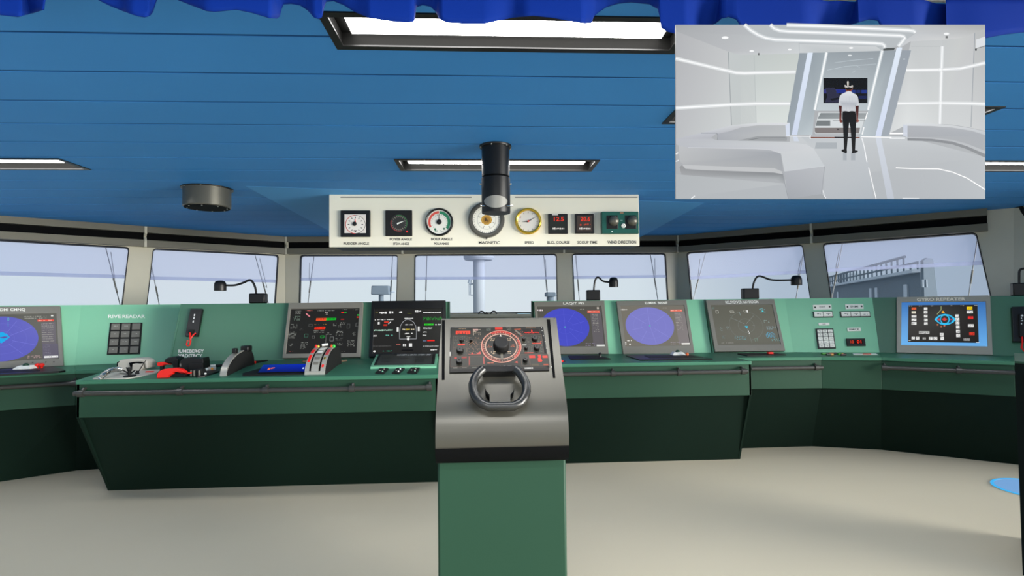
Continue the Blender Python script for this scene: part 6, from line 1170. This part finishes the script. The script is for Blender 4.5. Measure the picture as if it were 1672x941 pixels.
# left benches
f.poly([(1145.6, 217), (1194, 205), (1235, 201), (1288.7, 201), (1288, 205), (1238, 205), (1210, 208.3), (1188, 215.4), (1174, 218.5)], [(196, 199, 205), (206, 209, 212), (216, 219, 220), (220, 222, 226), (214, 217, 222), (206, 208, 211), (196, 198, 202), (188, 190, 196), (184, 187, 193)], 4)
f.poly([(1171, 218.5), (1188, 215.4), (1210, 208.3), (1238, 205), (1282, 205), (1283, 222.5), (1238, 222.5), (1222.7, 225.6), (1204, 229.5), (1171.6, 229.5)], [(170, 173, 180), (172, 175, 180), (176, 179, 182), (180, 182, 184), (182, 185, 187), (186, 189, 191), (182, 185, 187), (178, 181, 184), (174, 177, 181), (166, 169, 176)], 4).poly([(1282, 205), (1289, 201), (1289, 222), (1283, 222.5)], (212, 220, 236), 4.5)
f.poly([(1204, 230), (1222.7, 225.6), (1238, 222.5), (1283, 222.5), (1285, 225), (1284, 230.5)], (156, 159, 162), 3.5).line([(1222, 229), (1240, 225.6), (1282, 225.4)], 1, (120, 123, 126), 3.8)
f.poly([(1103, 227), (1144, 217.7), (1170, 217.7), (1160.6, 225.6), (1169, 229.2), (1288.7, 232), (1317, 236.6), (1328, 243), (1345.6, 271.5), (1280, 280), (1274.6, 250.8), (1257, 244.8), (1233.7, 243), (1123.6, 241.3), (1108, 238), (1103, 236)], [(186, 188, 195), (192, 195, 202), (190, 192, 199), (180, 182, 189), (188, 191, 196), (200, 204, 207), (206, 209, 212), (206, 209, 212), (198, 203, 207), (200, 204, 208), (202, 205, 208), (198, 201, 206), (196, 199, 205), (184, 187, 194), (184, 187, 193), (184, 187, 193)], 5)
f.line([(1144, 217.7), (1170, 217.7), (1172, 222), (1171, 229)], 1.1, (146, 150, 157), 5.5)
f.poly([(1108, 238), (1123.6, 241.3), (1233.7, 243), (1257, 244.8), (1274.6, 250.8), (1278, 281), (1263.6, 275), (1115.7, 269.6), (1109.4, 263.4)], [(188, 190, 193), (186, 188, 191), (182, 185, 189), (178, 181, 186), (160, 164, 170), (164, 167, 172), (168, 171, 174), (176, 178, 181), (182, 184, 186)], 5)
f.poly([(1113.6, 269.6), (1263.6, 275), (1278, 281), (1278, 285), (1262, 282), (1144, 278), (1119, 276)], (192, 194, 196), 5.5)
f.poly([(1109, 272.8), (1113.6, 270), (1119, 276), (1144, 278), (1262, 282), (1278, 285), (1281, 301), (1266.7, 293), (1147, 288.5), (1112.6, 285.4)], [(150, 151, 153), (150, 151, 153), (148, 150, 153), (146, 148, 151), (140, 143, 147), (136, 139, 143), (166, 170, 174), (170, 174, 177), (164, 167, 170), (160, 162, 165)], 4.5)
f.poly([(1280, 280), (1346, 271.5), (1340.6, 316.8), (1286.4, 325)], [(174, 177, 183), (184, 187, 192), (170, 174, 180), (160, 164, 170)], 5.5)
f.line([(1280, 280), (1346, 271.5)], .9, (206, 209, 213), 6.5).line([(1123, 241.3), (1233.7, 243.2), (1257, 245), (1274.6, 251)], .9, (208, 210, 214), 6.5).line([(1346, 271.5), (1340.6, 316.8)], .8, (150, 154, 160), 6.5).line([(1277, 281), (1286.4, 325)], .9, (150, 154, 160), 6.5).poly([(1286.4, 325), (1340.6, 317), (1350, 325)], (160, 164, 168), 5.2)
f.build('lit_picture', 'screen', t)
pic = [o for o in t.children if o.name.startswith('lit_picture')][0]
# the man in the picture
q = Face([sp(*p, .0028) for p in ((1103, 41), (1608, 41), (1608, 325), (1103, 325))], R_, BACK, .0001)
def e(zx, zy): return (1320 + zx / 6.277, 110 + zy / 6.277)
def EP(pts): return [e(*p) for p in pts]
q.poly(EP([(345, 452), (475, 452), (484, 520), (482, 600), (478, 720), (472, 862), (441, 866), (436, 760), (424, 620), (412, 566), (404, 640), (396, 740), (386, 862), (358, 856), (356, 740), (350, 620), (343, 540)]), (13, 12, 13), 1)
q.poly(EP([(334, 850), (352, 842), (388, 852), (390, 876), (378, 884), (352, 874), (334, 862)]), (8, 8, 9), 2).poly(EP([(437, 866), (470, 852), (500, 858), (502, 868), (474, 880), (440, 884)]), (8, 8, 9), 2)
q.poly(EP([(304, 392), (338, 392), (333, 470), (331, 530), (345, 560), (340, 572), (318, 570), (311, 545), (313, 470)]), [(66, 22, 18), (74, 26, 22), (84, 30, 24), (120, 56, 46), (70, 34, 30), (60, 30, 26), (150, 84, 70), (140, 70, 56), (70, 22, 18)], 1.5)
q.poly(EP([(474, 392), (510, 392), (506, 470), (502, 530), (512, 548), (508, 562), (488, 574), (482, 560), (486, 520), (482, 460)]), [(74, 24, 20), (62, 20, 16), (78, 26, 20), (130, 64, 52), (170, 104, 90), (150, 84, 70), (60, 30, 26), (80, 40, 34), (96, 40, 32), (70, 24, 20)], 1.5)
q.poly(EP([(383, 252), (404, 246), (430, 250), (444, 264), (482, 282), (500, 304), (508, 352), (513, 395), (478, 399), (473, 380), (470, 420), (473, 456), (438, 450), (408, 457), (372, 450), (343, 456), (348, 420), (342, 372), (336, 398), (302, 394), (307, 340), (314, 302), (336, 276), (370, 262)]), [(214, 216, 220), (204, 206, 210), (214, 216, 220), (222, 224, 228), (216, 219, 224), (206, 209, 214), (200, 204, 210), (214, 217, 222), (190, 194, 200), (176, 180, 188), (196, 199, 205), (196, 199, 205), (206, 209, 214), (196, 199, 205), (206, 209, 214), (196, 199, 205), (200, 203, 209), (178, 182, 190), (190, 194, 200), (214, 217, 222), (204, 208, 214), (208, 211, 216), (216, 219, 224), (220, 222, 227)], 2)
for x in (380, 410, 440): q.line(EP([(x, 300), (x + 6, 440)]), .4, (186, 190, 198), 3)
q.poly(EP([(386, 234), (432, 234), (434, 252), (404, 246), (384, 254)]), (150, 62, 40), 3)
q.ell(*e(409, 216), 5.6, 4.3, (18, 14, 13), 3, 20).poly(EP([(372, 216), (380, 232), (392, 240), (378, 240)]), (150, 92, 74), 3).poly(EP([(446, 214), (448, 228), (436, 242), (430, 238)]), (150, 92, 74), 3)
q.poly(EP([(362, 186), (378, 186), (392, 198), (424, 198), (440, 186), (452, 190), (450, 206), (436, 212), (408, 206), (384, 212), (368, 208)]), [(206, 204, 200)] * 5 + [(186, 182, 176)] * 6, 4).poly(EP([(388, 150), (400, 144), (408, 152), (408, 192), (390, 192)]), [(206, 204, 200), (226, 226, 224), (180, 176, 168), (160, 152, 140), (196, 192, 184)], 5)
q.build('pictured_person', 'screen', pic, 'man in white polo shirt and black trousers wearing a white headset, standing with his back turned')
